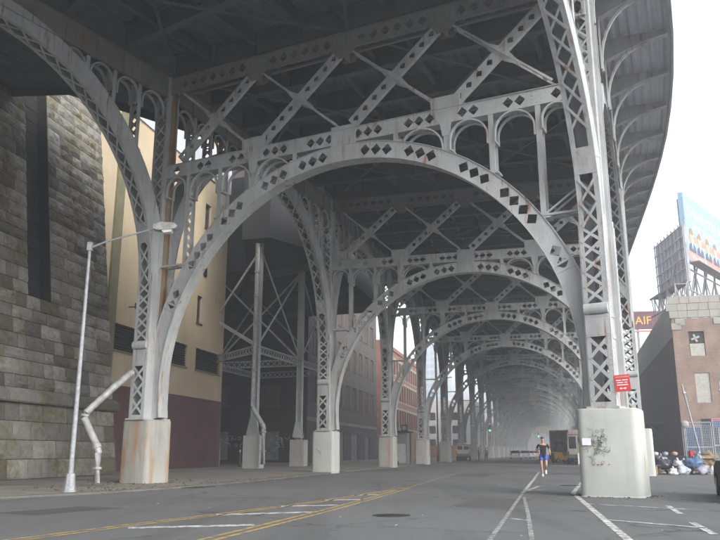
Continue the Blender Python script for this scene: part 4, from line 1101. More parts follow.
pn = tag(ob('paper_notice', MB().box(0, .24, -.004, 0, 0, .19), plain('paper', (.7, .7, .78), .8, var=.05), None, facing(P, b1, -.68, PY, 1.36), R(-b1)), 'white paper notice stuck on the near right concrete pier', 'notice')
M['ink'] = plain('black_spray', (.03, .03, .03), .7); M['ink_white'] = plain('white_spray', (.6, .6, .6), .7); M['ink_yellow'] = plain('yellow_spray', (.6, .5, .15), .7); M['ink_red'] = plain('rust_spots', (.28, .07, .03), .8)
def ribbon(mb, pts, wd):
    for i in range(len(pts) - 1):
        a, b = Vector((pts[i][0], 0, pts[i][1])), Vector((pts[i + 1][0], 0, pts[i + 1][1])); d = (b - a)
        if d.length < 1e-4: continue
        n_ = Vector((-d.z, 0, d.x)).normalized() * wd / 2
        mb.hexa([tuple(a - n_), tuple(b - n_), tuple(b - n_ + Vector((0, .003, 0))), tuple(a - n_ + Vector((0, .003, 0))), tuple(a + n_), tuple(b + n_), tuple(b + n_ + Vector((0, .003, 0))), tuple(a + n_ + Vector((0, .003, 0)))])
rnd = random.Random(5); gr = MB()
for k in range(62):
    ang = rnd.uniform(0, 2 * math.pi); rr_ = rnd.random() ** .6
    x, z = .0 + .42 * rr_ * math.cos(ang), .0 + .46 * rr_ * math.sin(ang); pts = [(x, z)]; a = rnd.uniform(0, 6.28); cv = rnd.uniform(-1.2, 1.2)
    for j in range(rnd.randrange(3, 7)): x += .045 * math.cos(a); z += .045 * math.sin(a); a += cv + rnd.uniform(-.3, .3); pts.append((x, z))
    ribbon(gr, pts, .0065)
def graffiti(name, mb, mat, loc, rz, label):
    o = tag(ob(name, mb, mat, None, loc, rz), label, 'graffiti'); return o
graffiti('graffiti', gr, M['ink'], facing(P, b1, -.28, PY - .005, 1.36), R(-b1), 'tangle of thin black spray scribbles on the near right pier').rotation_euler[0] = 0
gr = MB(); [ribbon(gr, [(x, z), (x + l, z + .01)], .028) for x, z, l in ((0, 0, .05), (.09, .005, .07), (-.1, .0, .03), (.3, .01, .03))]
graffiti('rust_marks', gr, M['ink_red'], facing(P, b1, -.32, PY + .012, .84), R(-b1), 'row of small rust spots below the black scribbles on the pier')
gr = MB(); ribbon(gr, [(0, 0), (.05, .2), (-.02, .4), (.04, .62)], .035); ribbon(gr, [(-.08, .12), (.08, .3), (.02, .5)], .025)
graffiti('graffiti', gr, M['ink_yellow'], facing(P, b1, PY - .0, .12, .55), R(-b1 + 90), 'faint yellow paint mark on the side face of the near right pier')
gr = MB(); rnd = random.Random(9)
for k in range(4):
    x, z = k * .09, -k * .1; ribbon(gr, [(x, z), (x + .04, z + .16), (x + .1, z + .02), (x + .14, z + .18), (x + .1, z - .1), (x + .22, z - .02)], .022)
P = PL[2]; graffiti('graffiti', gr, M['ink_white'], facing(P, BENT[2][1], -.42, .695, 1.35), R(-16), 'small white scrawled tag on the second left pier')
gr = MB(); rnd = random.Random(11)
for k in range(46):
    x = rnd.uniform(0, 13); z = rnd.uniform(-.5, .5); pts = [(x, z)]; a = rnd.uniform(0, 6.28); cv = rnd.uniform(-1.4, 1.4)
    for j in range(6): x += .17 * math.cos(a); z = max(-.65, min(.65, z + .17 * math.sin(a))); a += cv; pts.append((x, z))
    ribbon(gr, pts, .05)
d_ = Vector((-math.cos(BB), math.sin(BB), 0)); o_ = Vector((-5.9, 86, 0)) + d_ * 15.5 - Vector((math.sin(BB), math.cos(BB), 0)) * .03
graffiti('graffiti', gr, M['ink_white'], (o_.x, o_.y, 2.3), -BB, 'band of pale graffiti scrawl along the dark brick wall in the recess')['kind'] = 'stuff'

# ------------------------------------------------------------------ people
SKIN = plain('skin', (.42, .24, .165), .6, var=.05); HAIR = plain('dark_hair', (.03, .022, .018), .7)
def skinned(name, pts, edges, rad, mat, parent, root=0, sub=2):
    me = bpy.data.meshes.new(name); me.from_pydata(pts, edges, []); me.materials.append(mat)
    o = bpy.data.objects.new(name, me); COL.objects.link(o); o.parent = parent
    md = o.modifiers.new('skin', 'SKIN'); md.use_smooth_shade = True
    if not me.skin_vertices: pass
    for i, r_ in enumerate(rad):
        v = me.skin_vertices[0].data[i]; v.radius = r_ if isinstance(r_, tuple) else (r_, r_); v.use_root = (i == root)
    sb = o.modifiers.new('sub', 'SUBSURF'); sb.levels = sub; sb.render_levels = sub
    dgp = bpy.context.evaluated_depsgraph_get(); dgp.update()
    me2 = bpy.data.meshes.new_from_object(o.evaluated_get(dgp)); o.modifiers.clear(); o.data = me2
    return o
def person(label, loc, rz, J, shirt, trousers, shoes, sleeve=.45, leg=.5, group=None, hair=HAIR):
    """J: joint positions, figure looks along -y"""
    t = thing('person', label, 'person', loc, rz, group)
    pts, ed, rd = [], [], []
    def add(p, r, par=None):
        pts.append(tuple(p)); rd.append(r)
        if par is not None: ed.append((par, len(pts) - 1))
        return len(pts) - 1
    V = {k: Vector(v) for k, v in J.items()}
    pel = add(V['pelvis'], (.13, .095)); wa = add(V['waist'], (.115, .085), pel); chs = add(V['chest'], (.145, .1), wa)
    nk = add(V['neck'], (.052, .055), chs); jaw = add(V['neck'].lerp(V['head'], .5) + Vector((0, -.02, 0)), (.06, .07), nk); hd = add(V['head'], (.075, .092), jaw); add(V['head'] + (V['head'] - V['neck']).normalized() * .085, (.055, .07), hd)
    for s_ in 'LR':
        sh = add(V['sh' + s_], .058, chs); ua = add(V['sh' + s_].lerp(V['el' + s_], .5), .046, sh); el = add(V['el' + s_], .038, ua); fa = add(V['el' + s_].lerp(V['wr' + s_], .4), .038, el); wr = add(V['wr' + s_], .024, fa)
        d = (V['wr' + s_] - V['el' + s_]).normalized(); pm = add(V['wr' + s_] + d * .07, (.03, .02), wr)
        sx = 1 if s_ == 'L' else -1
        for k, (off, ln_) in enumerate(((-.028, .07), (-.01, .082), (.01, .078), (.028, .06))):
            kb_ = V['wr' + s_] + d * .1 + Vector((0, off, 0)); f1 = add(kb_, .0095, pm); add(kb_ + d * ln_ * .6 + Vector((-sx * .02, 0, .0)), .0085, f1)
        th = add(V['wr' + s_] + d * .04 + Vector((0, -.035, .01)), .011, wr); add(V['wr' + s_] + d * .085 + Vector((0, -.05, .015)), .009, th)
        hp = add(V['hip' + s_], .088, pel); tm = add(V['hip' + s_].lerp(V['kn' + s_], .5), .072, hp); kn = add(V['kn' + s_], .052, tm); cf = add(V['kn' + s_].lerp(V['an' + s_], .35), .054, kn); an = add(V['an' + s_], .034, cf)
    skinned('body', pts, ed, rd, SKIN, t)
    # face and hair
    h = V['head']
    f = MB(); f.prism([(-.012, -.02), (.012, -.02), (.005, .035), (-.005, .035)], lambda a, b: (h.x + a * 1.4, h.y - .088, h.z + b - .01), lambda a, b: (h.x + a * .5, h.y - .115, h.z + b * .4 - .02)); ob('nose', f, SKIN, t)
    for sx in (-1, 1):
        m_ = blob(3, 1, .02, .014, .008, .008); m_.materials.append(HAIR); ob('eye', m_, None, t, (h.x + sx * .03, h.y - .086, h.z + .005))
        m_ = blob(4, 1, .05, .012, .022, .032); m_.materials.append(SKIN); ob('ear', m_, None, t, (h.x + sx * .078, h.y + .005, h.z - .035))
    m_ = MB(); m_.box(-.024, .024, -.005, .005, -.005, .005); ob('mouth', m_, plain('lips', (.3, .12, .1), .6) if 'lips' not in bpy.data.materials else bpy.data.materials['lips'], t, (h.x, h.y - .088, h.z - .055))
    m_ = blob(5, 2, .06, .088, .105, .062); m_.materials.append(hair); ob('hair', m_, None, t, (h.x, h.y + .018, h.z + .02))
    # shirt
    p2, e2, r2 = [], [], []
    def a2(p, r, par=None):
        p2.append(tuple(p)); r2.append(r)
        if par is not None: e2.append((par, len(p2) - 1))
        return len(p2) - 1
    q0 = a2(V['pelvis'] - Vector((0, 0, .13)), (.19, .15)); q0 = a2(V['pelvis'] - Vector((0, 0, .02)), (.165, .13), q0); q1 = a2(V['waist'], (.14, .108), q0); q2 = a2(V['chest'], (.165, .122), q1); a2(V['neck'] - Vector((0, 0, .05)), (.085, .08), q2)
    for s_ in 'LR':
        k = a2(V['sh' + s_], .06, q2); a2(V['sh' + s_].lerp(V['el' + s_], sleeve * .6), .056, k) if sleeve < 1 else None
        if sleeve >= 1: k = a2(V['el' + s_], .056, k); a2(V['el' + s_].lerp(V['wr' + s_], .9), .042, k)
        else: a2(V['sh' + s_].lerp(V['el' + s_], sleeve * 1.5), .06, len(p2) - 1)
    skinned('shirt', p2, e2, r2, shirt, t)
    p2, e2, r2 = [], [], []
    q0 = a2(V['pelvis'] + Vector((0, 0, .16)), (.14, .11)); q1 = a2(V['pelvis'] - Vector((0, 0, .03)), (.158, .128), q0)
    for s_ in 'LR':
        k = a2(V['hip' + s_] - Vector((0, 0, .03)), .11, q1)
        if leg < 1: k = a2(V['hip' + s_].lerp(V['kn' + s_], leg * .6), .105, k); a2(V['hip' + s_].lerp(V['kn' + s_], leg), .1, k)
        else: k = a2(V['kn' + s_], .075, k); a2(V['an' + s_] + Vector((0, 0, .03)), .065, k)
    skinned('shorts' if leg < 1 else 'trousers', p2, e2, r2, trousers, t)
    for s_ in 'LR':
        an = V['an' + s_]; toe = Vector(J['toe' + s_]); d = (toe - an).normalized()
        skinned('shoe', [tuple(an + Vector((0, 0, .0)) - d * .03), tuple(an + d * .06 + Vector((0, 0, -.03))), tuple(toe)], [(0, 1), (1, 2)], [(.048, .052), (.045, .045), (.04, .03)], shoes, t)
    return t
run = dict(pelvis=(0, 0, .96), waist=(0, -.02, 1.12), chest=(.0, -.05, 1.33), neck=(0, -.06, 1.5), head=(-.01, -.08, 1.655),
           shR=(-.2, -.06, 1.43), elR=(-.3, .04, 1.18), wrR=(-.2, -.2, 1.22), shL=(.2, -.04, 1.43), elL=(.3, .12, 1.2), wrL=(.3, -.06, 1.04),
           hipR=(-.1, 0, .9), knR=(-.11, -.1, .5), anR=(-.07, .0, .1), toeR=(-.08, -.17, .05), hipL=(.1, 0, .9), knL=(.1, -.16, .52), anL=(.09, .16, .3), toeL=(.1, .12, .12))
WHITE = plain('white_trainer', (.75, .75, .75), .6, var=.05)
jog = person('jogger in black t-shirt and blue shorts running down the bike lane', (8.95, 38.2, 0), R(-8), run, plain('black_cotton', (.008, .008, .01), .9), plain('blue_shorts', (.03, .07, .36), .7, var=.1), WHITE)
jog.scale = (1.07, 1.07, 1.07)
stand = dict(pelvis=(0, 0, .95), waist=(0, 0, 1.1), chest=(0, 0, 1.32), neck=(0, 0, 1.49), head=(0, -.02, 1.64),
             shR=(-.2, 0, 1.42), elR=(-.29, .02, 1.15), wrR=(-.25, -.12, .92), shL=(.2, 0, 1.42), elL=(.32, .02, 1.18), wrL=(.2, -.18, 1.12),
             hipR=(-.1, 0, .9), knR=(-.12, 0, .5), anR=(-.13, 0, .09), toeR=(-.16, -.17, .045), hipL=(.1, 0, .9), knL=(.12, -.04, .5), anL=(.13, .04, .09), toeL=(.15, -.13, .045))
NAVY = plain('navy_trousers', (.02, .025, .05), .8)
person('person in light blue shirt and dark trousers standing behind the pale van', (17.0, 105.5, 0), R(160), stand, plain('blue_shirt', (.12, .25, .48), .8), NAVY, HAIR, 1.0, 1.0)
person('person in dark clothes leaning by the open side of the pale van', (15.95, 105.2, 0), R(90), stand, plain('dark_coat', (.05, .05, .08), .8), NAVY, HAIR, 1.0, 1.0)

# ------------------------------------------------------------------ vehicles
def wheel(parent, x, y, r, w_, nm='wheel'):
    m_ = MB(); m_.tube([(x - w_ / 2, y, r), (x - w_ / 2 + .03, y, r), (x + w_ / 2 - .03, y, r), (x + w_ / 2, y, r)], [r * .92, r, r, r * .92], 18); o = ob(nm, m_, M['black'], parent)
    m_ = MB(); m_.tube([(x - w_ / 2 - .01, y, r), (x + w_ / 2 + .01, y, r)], r * .58, 14); ob('rim', m_, M['galv'], o)
def profile(mb, pts, hw0, hw1, zb, zt):      # side profile (y,z) extruded over x with tumblehome between zb and zt
    wx = lambda z: hw0 + (hw1 - hw0) * max(0, min(1, (z - zb) / (zt - zb)))
    mb.prism(pts, lambda a, b: (-wx(b), a, b), lambda a, b: (wx(b), a, b))
TAIL = plain('tail_light', (.35, .02, .02), .3); HEADL = plain('headlight', (.7, .7, .68), .15); PLATE = plain('number_plate', (.6, .55, .3), .5)
def car(label, loc, rz, paintm, group=None, wagon=False):
    t = thing('car', label, 'car', loc, rz, group)       # front along +y
    b = MB(); profile(b, [(-2.25, .3), (2.2, .3), (2.28, .55), (2.2, .78), (1.2, .95), (-1.6, .98), (-2.2, .95), (-2.3, .6)], .88, .86, .3, 1.0); body = ob('body', b, paintm, t)
    b = MB(); profile(b, [(-1.9 if not wagon else -2.15, .96), (1.15, .94), (.35, 1.42), (-.6, 1.47), (-1.35 if not wagon else -1.95, 1.4)], .84, .62, .95, 1.47); ob('cabin', b, M['dark_glass'], t)
    b = MB(); profile(b, [(.38, 1.42), (-.6, 1.475), (-1.37 if not wagon else -1.97, 1.405), (-1.3, 1.44), (-.6, 1.51), (.3, 1.46)], .64, .62, 1.4, 1.5); ob('roof', b, paintm, t)
    for x in (-.8, .8):
        for y in (-1.38, 1.4): wheel(t, x, y, .32, .2)
    for x in (-.68, .68):
        m_ = MB(); m_.box(x - .16, x + .16, -2.315, -2.2, .68, .85); ob('tail_light', m_, TAIL, t); m_ = MB(); m_.box(x - .18, x + .18, 2.2, 2.27, .6, .74); ob('headlight', m_, HEADL, t)
    m_ = MB(); m_.box(-.86, .86, -2.36, -2.2, .36, .56); ob('bumper', m_, paintm, t); m_ = MB(); m_.box(-.86, .86, 2.2, 2.34, .34, .54); ob('bumper', m_, paintm, t)
    m_ = MB(); m_.box(-.24, .24, -2.37, -2.355, .6, .74); ob('number_plate', m_, PLATE, t)
    return t
BLK = plain('black_car_paint', (.008, .008, .009), .6, var=.1)
car('black car whose rear corner shows at the right edge beside the parking lines', (10.22, 20.2, 0), R(-20), BLK)
cg = 'cars far down the street'
for k, (x, y, c_, lb) in enumerate(((26.3, 132, (.6, .61, .63), 'silver car farthest left of the distant cars under the arches'), (29.4, 139, (.4, .45, .55), 'pale blue car second of the distant cars under the arches'), (32.6, 150, (.65, .65, .65), 'white car third of the distant cars near the tunnel end'), (35.4, 158, (.55, .42, .3), 'beige car rightmost of the distant cars near the tunnel end'))):
    car(lb, (x, y, 0), R(-14), plain('car_paint_%d' % k, c_, .3, var=.05), cg, k % 2 == 0)
car('small dark blue car parked beyond the brick building on the left', (23.0, 150, 0), R(-14), plain('blue_car_paint', (.05, .09, .2), .3), cg)

def van(label, loc, rz, paintm, H=2.25, L_=4.9, dome=False):
    t = thing('van', label, 'van', loc, rz)
    b = MB(); top = [(-L_ / 2, .45), (L_ / 2, .45), (L_ / 2, 1.05), (L_ / 2 - .9, 1.2), (L_ / 2 - 1.5, H - .1), (L_ / 2 - 1.9, H), (-L_ / 2 + .1, H), (-L_ / 2, H - .12)]
    profile(b, top, .98, .86, .9, H); ob('body', b, paintm, t)
    if dome:
        m_ = MB(); m_.prism([(.86 * math.cos(R(a)), H - .02 + .35 * math.sin(R(a))) for a in range(0, 181, 15)], lambda a, c_: (a, -L_ / 2 + .02, c_), lambda a, c_: (a, L_ / 2 - 1.9, c_)); ob('domed_roof', m_, paintm, t)
    for x in (-.85, .85):
        for y in (-L_ / 2 + .95, L_ / 2 - .9): wheel(t, x, y, .36, .24)
    for x in (-.43, .43):
        m_ = MB(); m_.box(x - .36, x + .33, -L_ / 2 - .012, -L_ / 2 + .02, 1.5, H - .32); o = ob('rear_door_window', m_, M['dark_glass'], t)
        m_ = MB(); m_.box(x * 2.02 - .06, x * 2.02 + .06, -L_ / 2 - .03, -L_ / 2 + .02, .95, 1.25); ob('tail_light', m_, TAIL, t)
    for sx in (-1, 1): m_ = MB(); m_.box(sx * .93 - .03, sx * .93 + .02, L_ / 2 - 2.3, L_ / 2 - 1.35, 1.25, H - .3); ob('side_window', m_, M['dark_glass'], t)
    m_ = MB(); m_.box(-1, 1, -L_ / 2 - .16, -L_ / 2, .42, .62); ob('bumper', m_, M['black_metal'], t)
    m_ = MB(); m_.box(-.95, .95, -L_ / 2 - .015, -L_ / 2 + .01, .62, .95); ob('lower_panel', m_, M['board_grey'], t)
    m_ = MB(); m_.box(-.98, .98, -L_ / 2 - .01, -L_ / 2 + .01, H - .2, H - .1); ob('roof_strip', m_, M['sign_red'], t)
    m_ = MB(); m_.box(-.2, .2, -L_ / 2 - .03, -L_ / 2, .98, 1.1); ob('number_plate', m_, PLATE, t)
    return t
van('old pale van with brown lower panel parked beside the sixth left column', (14.2, 107.3, 0), R(-8), plain('cream_paint', (.68, .64, .6), .4, var=.1))
van('white van with domed roof half hidden behind the near right pier', (22.2, 80.0, 0), R(-14), M['white_metal'], 3.0, 5.4, True)

# box truck with its rear open
tk = thing('box_truck', 'white box truck parked away from us with its dark cargo box open', 'truck', (27.6, 108, 0), R(-14))
TAN = plain('box_frame_tan', (.42, .36, .26), .7); M['truck_box'] = plain('truck_box_white', (.55, .55, .52), .5)
m_ = MB()
for a in ((-1.25, -1.2, 0, 6.5, 1.1, 4.05), (1.2, 1.25, 0, 6.5, 1.1, 4.05), (-1.2, 1.2, 0, 6.5, 1.05, 1.12), (-1.25, 1.25, 0, 6.5, 4.05, 4.1), (-1.2, 1.2, 6.4, 6.5, 1.12, 4.05)): m_.box(*a)
ob('cargo_box', m_, M['truck_box'], tk)
m_ = MB(); m_.box(-1.3, -1.12, -.06, .06, 1.0, 4.14); m_.box(1.12, 1.3, -.06, .06, 1.0, 4.14); m_.box(-1.12, 1.12, -.06, .06, 3.95, 4.14); m_.box(-1.12, 1.12, -.06, .06, .95, 1.12); fo = ob('rear_frame', m_, TAN, tk)
for x in (-1.05, -.2, 0, .2, 1.05): m_ = MB(); m_.box(x - .05, x + .05, -.09, -.06, 4.02, 4.1); ob('marker_light', m_, TAIL, fo)
m_ = MB(); m_.box(-1.15, 1.15, 6.7, 8.4, .6, 2.6); m_.prism([(8.4, .6), (9.2, .6), (9.2, 1.4), (8.4, 1.6)], lambda a, b: (-1.05, a, b), lambda a, b: (1.05, a, b)); ob('cab', m_, M['white_metal'], tk)
m_ = MB(); m_.box(-.45, .45, .3, 9, .55, .95); ob('chassis', m_, M['black_metal'], tk)
for x in (-.95, .95):
    for y in (1.6, 8.2): wheel(tk, x, y, .45, .35)
for k in range(5): m_ = MB(); m_.box(-.9 + .36 * k, -.58 + .36 * k, 2 + (k % 3) * .7, 2.6 + (k % 3) * .7, 1.13, 1.9 + (k % 2) * .7); tag(ob('carton', m_, plain('carton', (.30, .21, .12), .8) if 'carton' not in bpy.data.materials else bpy.data.materials['carton'], None, (27.6, 108, 0), R(-14)), 'brown carton stacked inside the open box truck', 'box', 'cartons in the truck')

# forklift
YEL = plain('forklift_yellow', (.62, .36, .03), .45, var=.1)
fk = thing('forklift', 'yellow forklift with black cage parked side-on near the open truck', 'forklift', (22.6, 87.5, 0), R(-75))
m_ = MB(); m_.prism([(-1.1, .35), (.9, .3), (.9, .75), (.45, .85), (.3, .7), (-.1, .7), (-.25, 1.15), (-1.0, 1.2), (-1.25, .9)], lambda a, b: (-.5, a, b), lambda a, b: (.5, a, b)); ob('body', m_, YEL, fk)
m_ = MB(); m_.box(-.48, .48, -1.35, -1.0, .4, 1.05); ob('counterweight', m_, M['black_metal'], fk)
m_ = MB()
for x in (-.47, .47): m_.bar((x, .55, .8), (x, .2, 2.1), .06, .06); m_.bar((x, -.9, 1.15), (x, -.75, 2.15), .06, .06); m_.bar((x, .2, 2.1), (x, -.75, 2.15), .06, .06)
for y in (.2, -.1, -.4, -.75): m_.bar((-.47, y, 2.12), (.47, y, 2.12), .06, .05)
ob('overhead_guard', m_, M['black_metal'], fk)
m_ = MB(); m_.box(-.25, .25, -.75, -.2, 1.1, 1.25); m_.box(-.25, .25, -.8, -.66, 1.25, 1.7); ob('seat', m_, M['black'], fk)
m_ = MB()
for x in (-.3, .3): m_.box(x - .06, x + .06, .98, 1.12, .1, 2.3); m_.box(x - .05, x + .05, 1.12, 1.2, .1, .9)
for z in (.2, 1.2, 2.2): m_.box(-.3, .3, 1.0, 1.1, z - .05, z + .05)
ms = ob('mast', m_, M['black_metal'], fk)
for x in (-.3, .3): m_ = MB(); m_.box(x - .06, x + .06, 1.15, 2.2, .08, .13); ob('fork', m_, M['black_metal'], ms)
for x in (-.45, .45): wheel(fk, x, .6, .33, .22); wheel(fk, x, -.8, .26, .2)
m_ = MB(); m_.bar((0, .25, .8), (0, .05, 1.3), .05, .05); m_.tube([(0, .05, 1.3), (0, .03, 1.33)], .17, 12); ob('steering_wheel', m_, M['black'], fk)
# pallet with cartons beside the pier
CARD = bpy.data.materials['carton']
pl = thing('pallet', 'wooden pallet under the cartons just left of the near right pier', 'pallet', (20.6, 72.0, 0), R(-14)); WOOD = plain('grey_wood', (.28, .21, .13), .85, var=.25, sc=4)
for k in range(5): m_ = MB(); m_.box(-.6 + k * .25, -.42 + k * .25, -.5, .5, .1, .125); ob('board', m_, WOOD, pl)
for y in (-.5, 0, .42): m_ = MB(); m_.box(-.6, .6, y, y + .08, 0, .1); ob('runner', m_, WOOD, pl)
cb2 = thing('printed_box', 'white printed carton with red marks on the pallet', 'box', (20.6, 72.0, .126), R(-14))
m_ = MB(); m_.box(-.55, .55, -.48, .48, 0, .95); ob('carton', m_, M['print_white'], cb2); m_ = MB(); m_.box(-.35, .1, -.486, -.481, .5, .75); m_.box(-.3, .3, -.486, -.481, .2, .3); ob('print', m_, M['print_red'], cb2)
cb3 = thing('brown_carton', 'large brown carton stacked on the white printed carton', 'box', (20.6, 72.0, 1.077), R(-14))
m_ = MB(); m_.box(-.5, .52, -.46, .46, 0, .95); ob('carton', m_, CARD, cb3); m_ = MB(); m_.box(-.03, .03, -.464, .464, .6, .953); ob('tape', m_, TAN, cb3)

# ------------------------------------------------------------------ rubbish pile and fence, right
BAGS = {'black': plain('black_bag', (.02, .02, .028), .3, var=.2), 'blue': plain('blue_bag', (.07, .13, .24), .4, var=.15), 'white': plain('white_bag', (.55, .55, .55), .45, var=.15), 'pale': plain('pale_blue_bag', (.32, .37, .43), .35, var=.15), 'grey': plain('grey_bag', (.25, .25, .3), .45)}
BL = [(15.6, 42.6, 0, .42, 'white', 'white sack slumped at the left end of the rubbish pile'), (15.9, 43.1, .5, .36, 'white', 'crumpled white bag on top of the left end of the pile'), (16.35, 42.5, .25, .52, 'black', 'big shiny black bin bag in the rubbish pile'), (17.0, 42.3, .0, .45, 'black', 'low black bin bag between the white and blue bags'), (17.25, 42.0, 0, .42, 'pale', 'pale blue plastic bag at the front of the rubbish pile'), (17.05, 42.1, .45, .25, 'white', 'small white bag resting on the black bin bag'), (18.0, 42.3, .35, .48, 'blue', 'bright blue plastic bag on top of the rubbish pile'), (18.3, 42.2, 0, .42, 'grey', 'dull grey bag under the bright blue bag'), (17.65, 42.7, .3, .36, 'white', 'torn white bag behind the blue bag'), (16.6, 43.2, .6, .32, 'grey', 'grey bag wedged behind the big black bag'), (15.4, 42.0, 0, .25, 'grey', 'small grey bag on the asphalt at the far left of the pile'), (16.7, 41.9, 0, .26, 'white', 'small white bag on the asphalt before the black bags'), (17.75, 41.8, 0, .24, 'black', 'small black bag on the asphalt before the blue bag'), (18.8, 41.9, 0, .3, 'white', 'white bag on the asphalt beside the brown cartons'), (19.6, 42.0, 0, .27, 'black', 'black bag at the right foot of the pile'), (18.6, 42.9, .75, .28, 'pale', 'pale bag balanced above the grey bag')]
for k, (x, y, z, r_, c_, lb) in enumerate(BL):
    r_ *= .82; me = blob(k + 20, 3, .5, r_ * 1.15, r_, r_ * .8); me.materials.append(BAGS[c_])
    o = thing('rubbish_bag', lb, 'bag', (x, y, z)); ob('bag', me, None, o)
    kn = blob(k + 50, 1, .4, .07, .07, .11); kn.materials.append(BAGS[c_]); ob('knot', kn, None, o, (0, 0, r_ * 1.25))
rnd = random.Random(3)
BX = [(19.0, 42.6, .0, .9, .5, .45, 12, 'flattened brown carton at the foot of the pile'), (19.3, 42.9, .45, 1.0, .6, .4, -20, 'brown carton stacked at the right of the pile'), (18.9, 43.1, .85, .9, .5, .25, 30, 'tilted brown carton crowning the right of the pile'), (16.3, 43.6, .0, 1.3, .6, .75, 0, 'low brown crate behind the black bags'), (16.3, 43.6, .75, 1.2, .5, .2, 8, 'flat orange brown box lying on the low crate'), (15.75, 42.2, 0, .35, .3, .5, 10, 'small wooden crate at the left foot of the pile')]
for k, (x, y, z, a, b, c_, rz_, lb) in enumerate(BX):
    o = thing('carton', lb, 'box', (x, y, z), R(rz_)); m_ = MB(); m_.box(-a / 2, a / 2, -b / 2, b / 2, 0, c_); ob('box', m_, CARD if k != 4 else plain('orange_board', (.45, .2, .07), .8), o)
    m_ = MB(); m_.bar((-a / 2, -b / 2, c_), (-a / 2 - .1, -b / 2 - .2, c_ - .08), .2, .01) if False else m_.box(-a / 2, a / 2, -b / 2 - .18, -b / 2, c_ - .012, c_); fo = ob('flap', m_, CARD, o)
for k in range(7):
    x = 18.9 + k * .22; lb = ['pale', 'brown', 'grey', 'thin', 'long', 'short', 'split'][k]
    m_ = MB(); m_.bar((0, 0, .0), (rnd.uniform(-1.1, -.4), rnd.uniform(.1, .5), rnd.uniform(.7, 1.25)), .03, rnd.uniform(.08, .16))
    tag(ob('plank', m_, WOOD, None, (x + .5, 42.4 - .05 * k, .02)), '%s wooden plank leaning on the right side of the rubbish pile' % lb, 'plank', 'planks on the rubbish pile')
g = MB()
for k in range(150):
    x, y = rnd.uniform(15.3, 20.4), rnd.uniform(41.7, 43.4); s_ = rnd.uniform(.04, .16); z = rnd.uniform(0, .25)
    g.bar((x, y, z), (x + rnd.uniform(-s_, s_), y + rnd.uniform(-s_, s_), z + rnd.uniform(0, s_)), s_, s_ * .3)
o = ob('loose_rubbish', g, plain('mixed_scraps', (.38, .3, .25), .8, var=.6, sc=9), kind='stuff'); o['label'] = 'small loose scraps and splinters filling the rubbish pile'
# long low table with goods behind
tb = thing('trestle_table', 'long low table with a dark blue cloth behind the rubbish pile', 'table', (17.2, 47.0, 0), R(-14))
m_ = MB(); m_.box(-2, 2.2, -.4, .4, .9, .95); ob('table_top', m_, NAVY, tb); m_ = MB(); m_.box(-2, 2.2, -.42, -.4, .3, .95); ob('cloth', m_, NAVY, tb)
for x in (-1.9, 2.1):
    for y in (-.35, .35): m_ = MB(); m_.box(x - .03, x + .03, y - .03, y + .03, 0, .9); ob('leg', m_, M['galv'], tb)
for k in range(7):
    me = blob(k + 80, 1, .3, .2, .18, .16); me.materials.append([BAGS['white'], BAGS['pale'], SKIN, BAGS['grey']][k % 4])
    tag(ob('bundle', me, None, None, (15.6 + k * .52, 47.3 - k * .13, .95)), 'small pale bundle lying on the blue clothed table', 'bundle', 'bundles on the table')
# wire fence panels
M['wire'] = plain('galvanised_wire', (.42, .5, .58), .5, .2, var=.1)
def fence(label, loc, rz, W, H, mat, bars=9, rows=6):
    t = thing('fence_panel', label, 'fence', loc, rz, 'wire fence panels'); fr = MB()
    for x in (0, W): fr.tube([(x, 0, 0), (x, 0, H)], .035, 8)
    for z in (.1, H * .5, H): fr.tube([(0, 0, z), (W, 0, z)], .03, 8)
    ob('frame', fr, M['galv'], t); ms = MB()
    n = int(W / .1)
    for k in range(1, n): ms.bar((k * W / n, 0, .1), (k * W / n, 0, H), .012, .012)
    for k in range(1, int(H / .1)): ms.bar((0, .01, k * .1), (W, .01, k * .1), .012, .012)
    ob('wire_mesh', ms, mat, t, kind='stuff'); return t
fence('wire fence panel nearest the leaning pole', (19.4, 46.5, 0), R(-14), 1.5, 2.9, M['wire']); fence('middle wire fence panel behind the planks', (20.95, 46.1, 0), R(-14), 1.5, 3.1, M['wire']); fence('rightmost wire fence panel at the edge of the picture', (22.5, 45.7, 0), R(-14), 1.7, 3.3, M['wire'])
tp = tag(ob('blue_tarp', MB().box(0, 1.0, -.02, .02, .4, 2.6), plain('blue_tarp', (.04, .07, .18), .5, var=.3, sc=8), None, (19.5, 46.9, 0), R(-14)), 'dark blue tarpaulin hung behind the wire fence', 'tarpaulin')
tp2 = thing('red_blue_banner', 'red and blue banner strip above the wire fence', 'banner', (20.8, 46.9, 2.9), R(-14))
m_ = MB(); m_.box(.4, 3.2, -.02, .02, .1, .25); ob('red_strip', m_, M['sign_red'], tp2); m_ = MB(); m_.box(.4, 3.2, -.02, .02, -.3, .1); ob('blue_strip', m_, bpy.data.materials['blue_tarp'], tp2)
for x, y, x1, z1, r_, lb in ((19.55, 44.5, -.85, 5.0, .05, 'leaning silver pole beside the rubbish pile'), (20.95, 44.6, -.02, 5.2, .045, 'upright silver pole behind the fence panels')):
    m_ = MB(); m_.tube([(0, 0, 0), (x1, 0, z1)], r_, 8); m_.tube([(x1 * .9 - .07, 0, z1 * .9), (x1 * .9 + .07, 0, z1 * .9)], r_ * 1.6, 8); tag(ob('pole', m_, M['galv'], None, (x, y, 0)), lb, 'pole')
m_ = MB(); m_.tube([(0, 0, 0), (-.5, 0, .0)], .05, 6); 
ds = thing('round_mirror', 'round white disc on a short post beside the leaning pole', 'mirror', (18.95, 45.2, 0), R(-10))
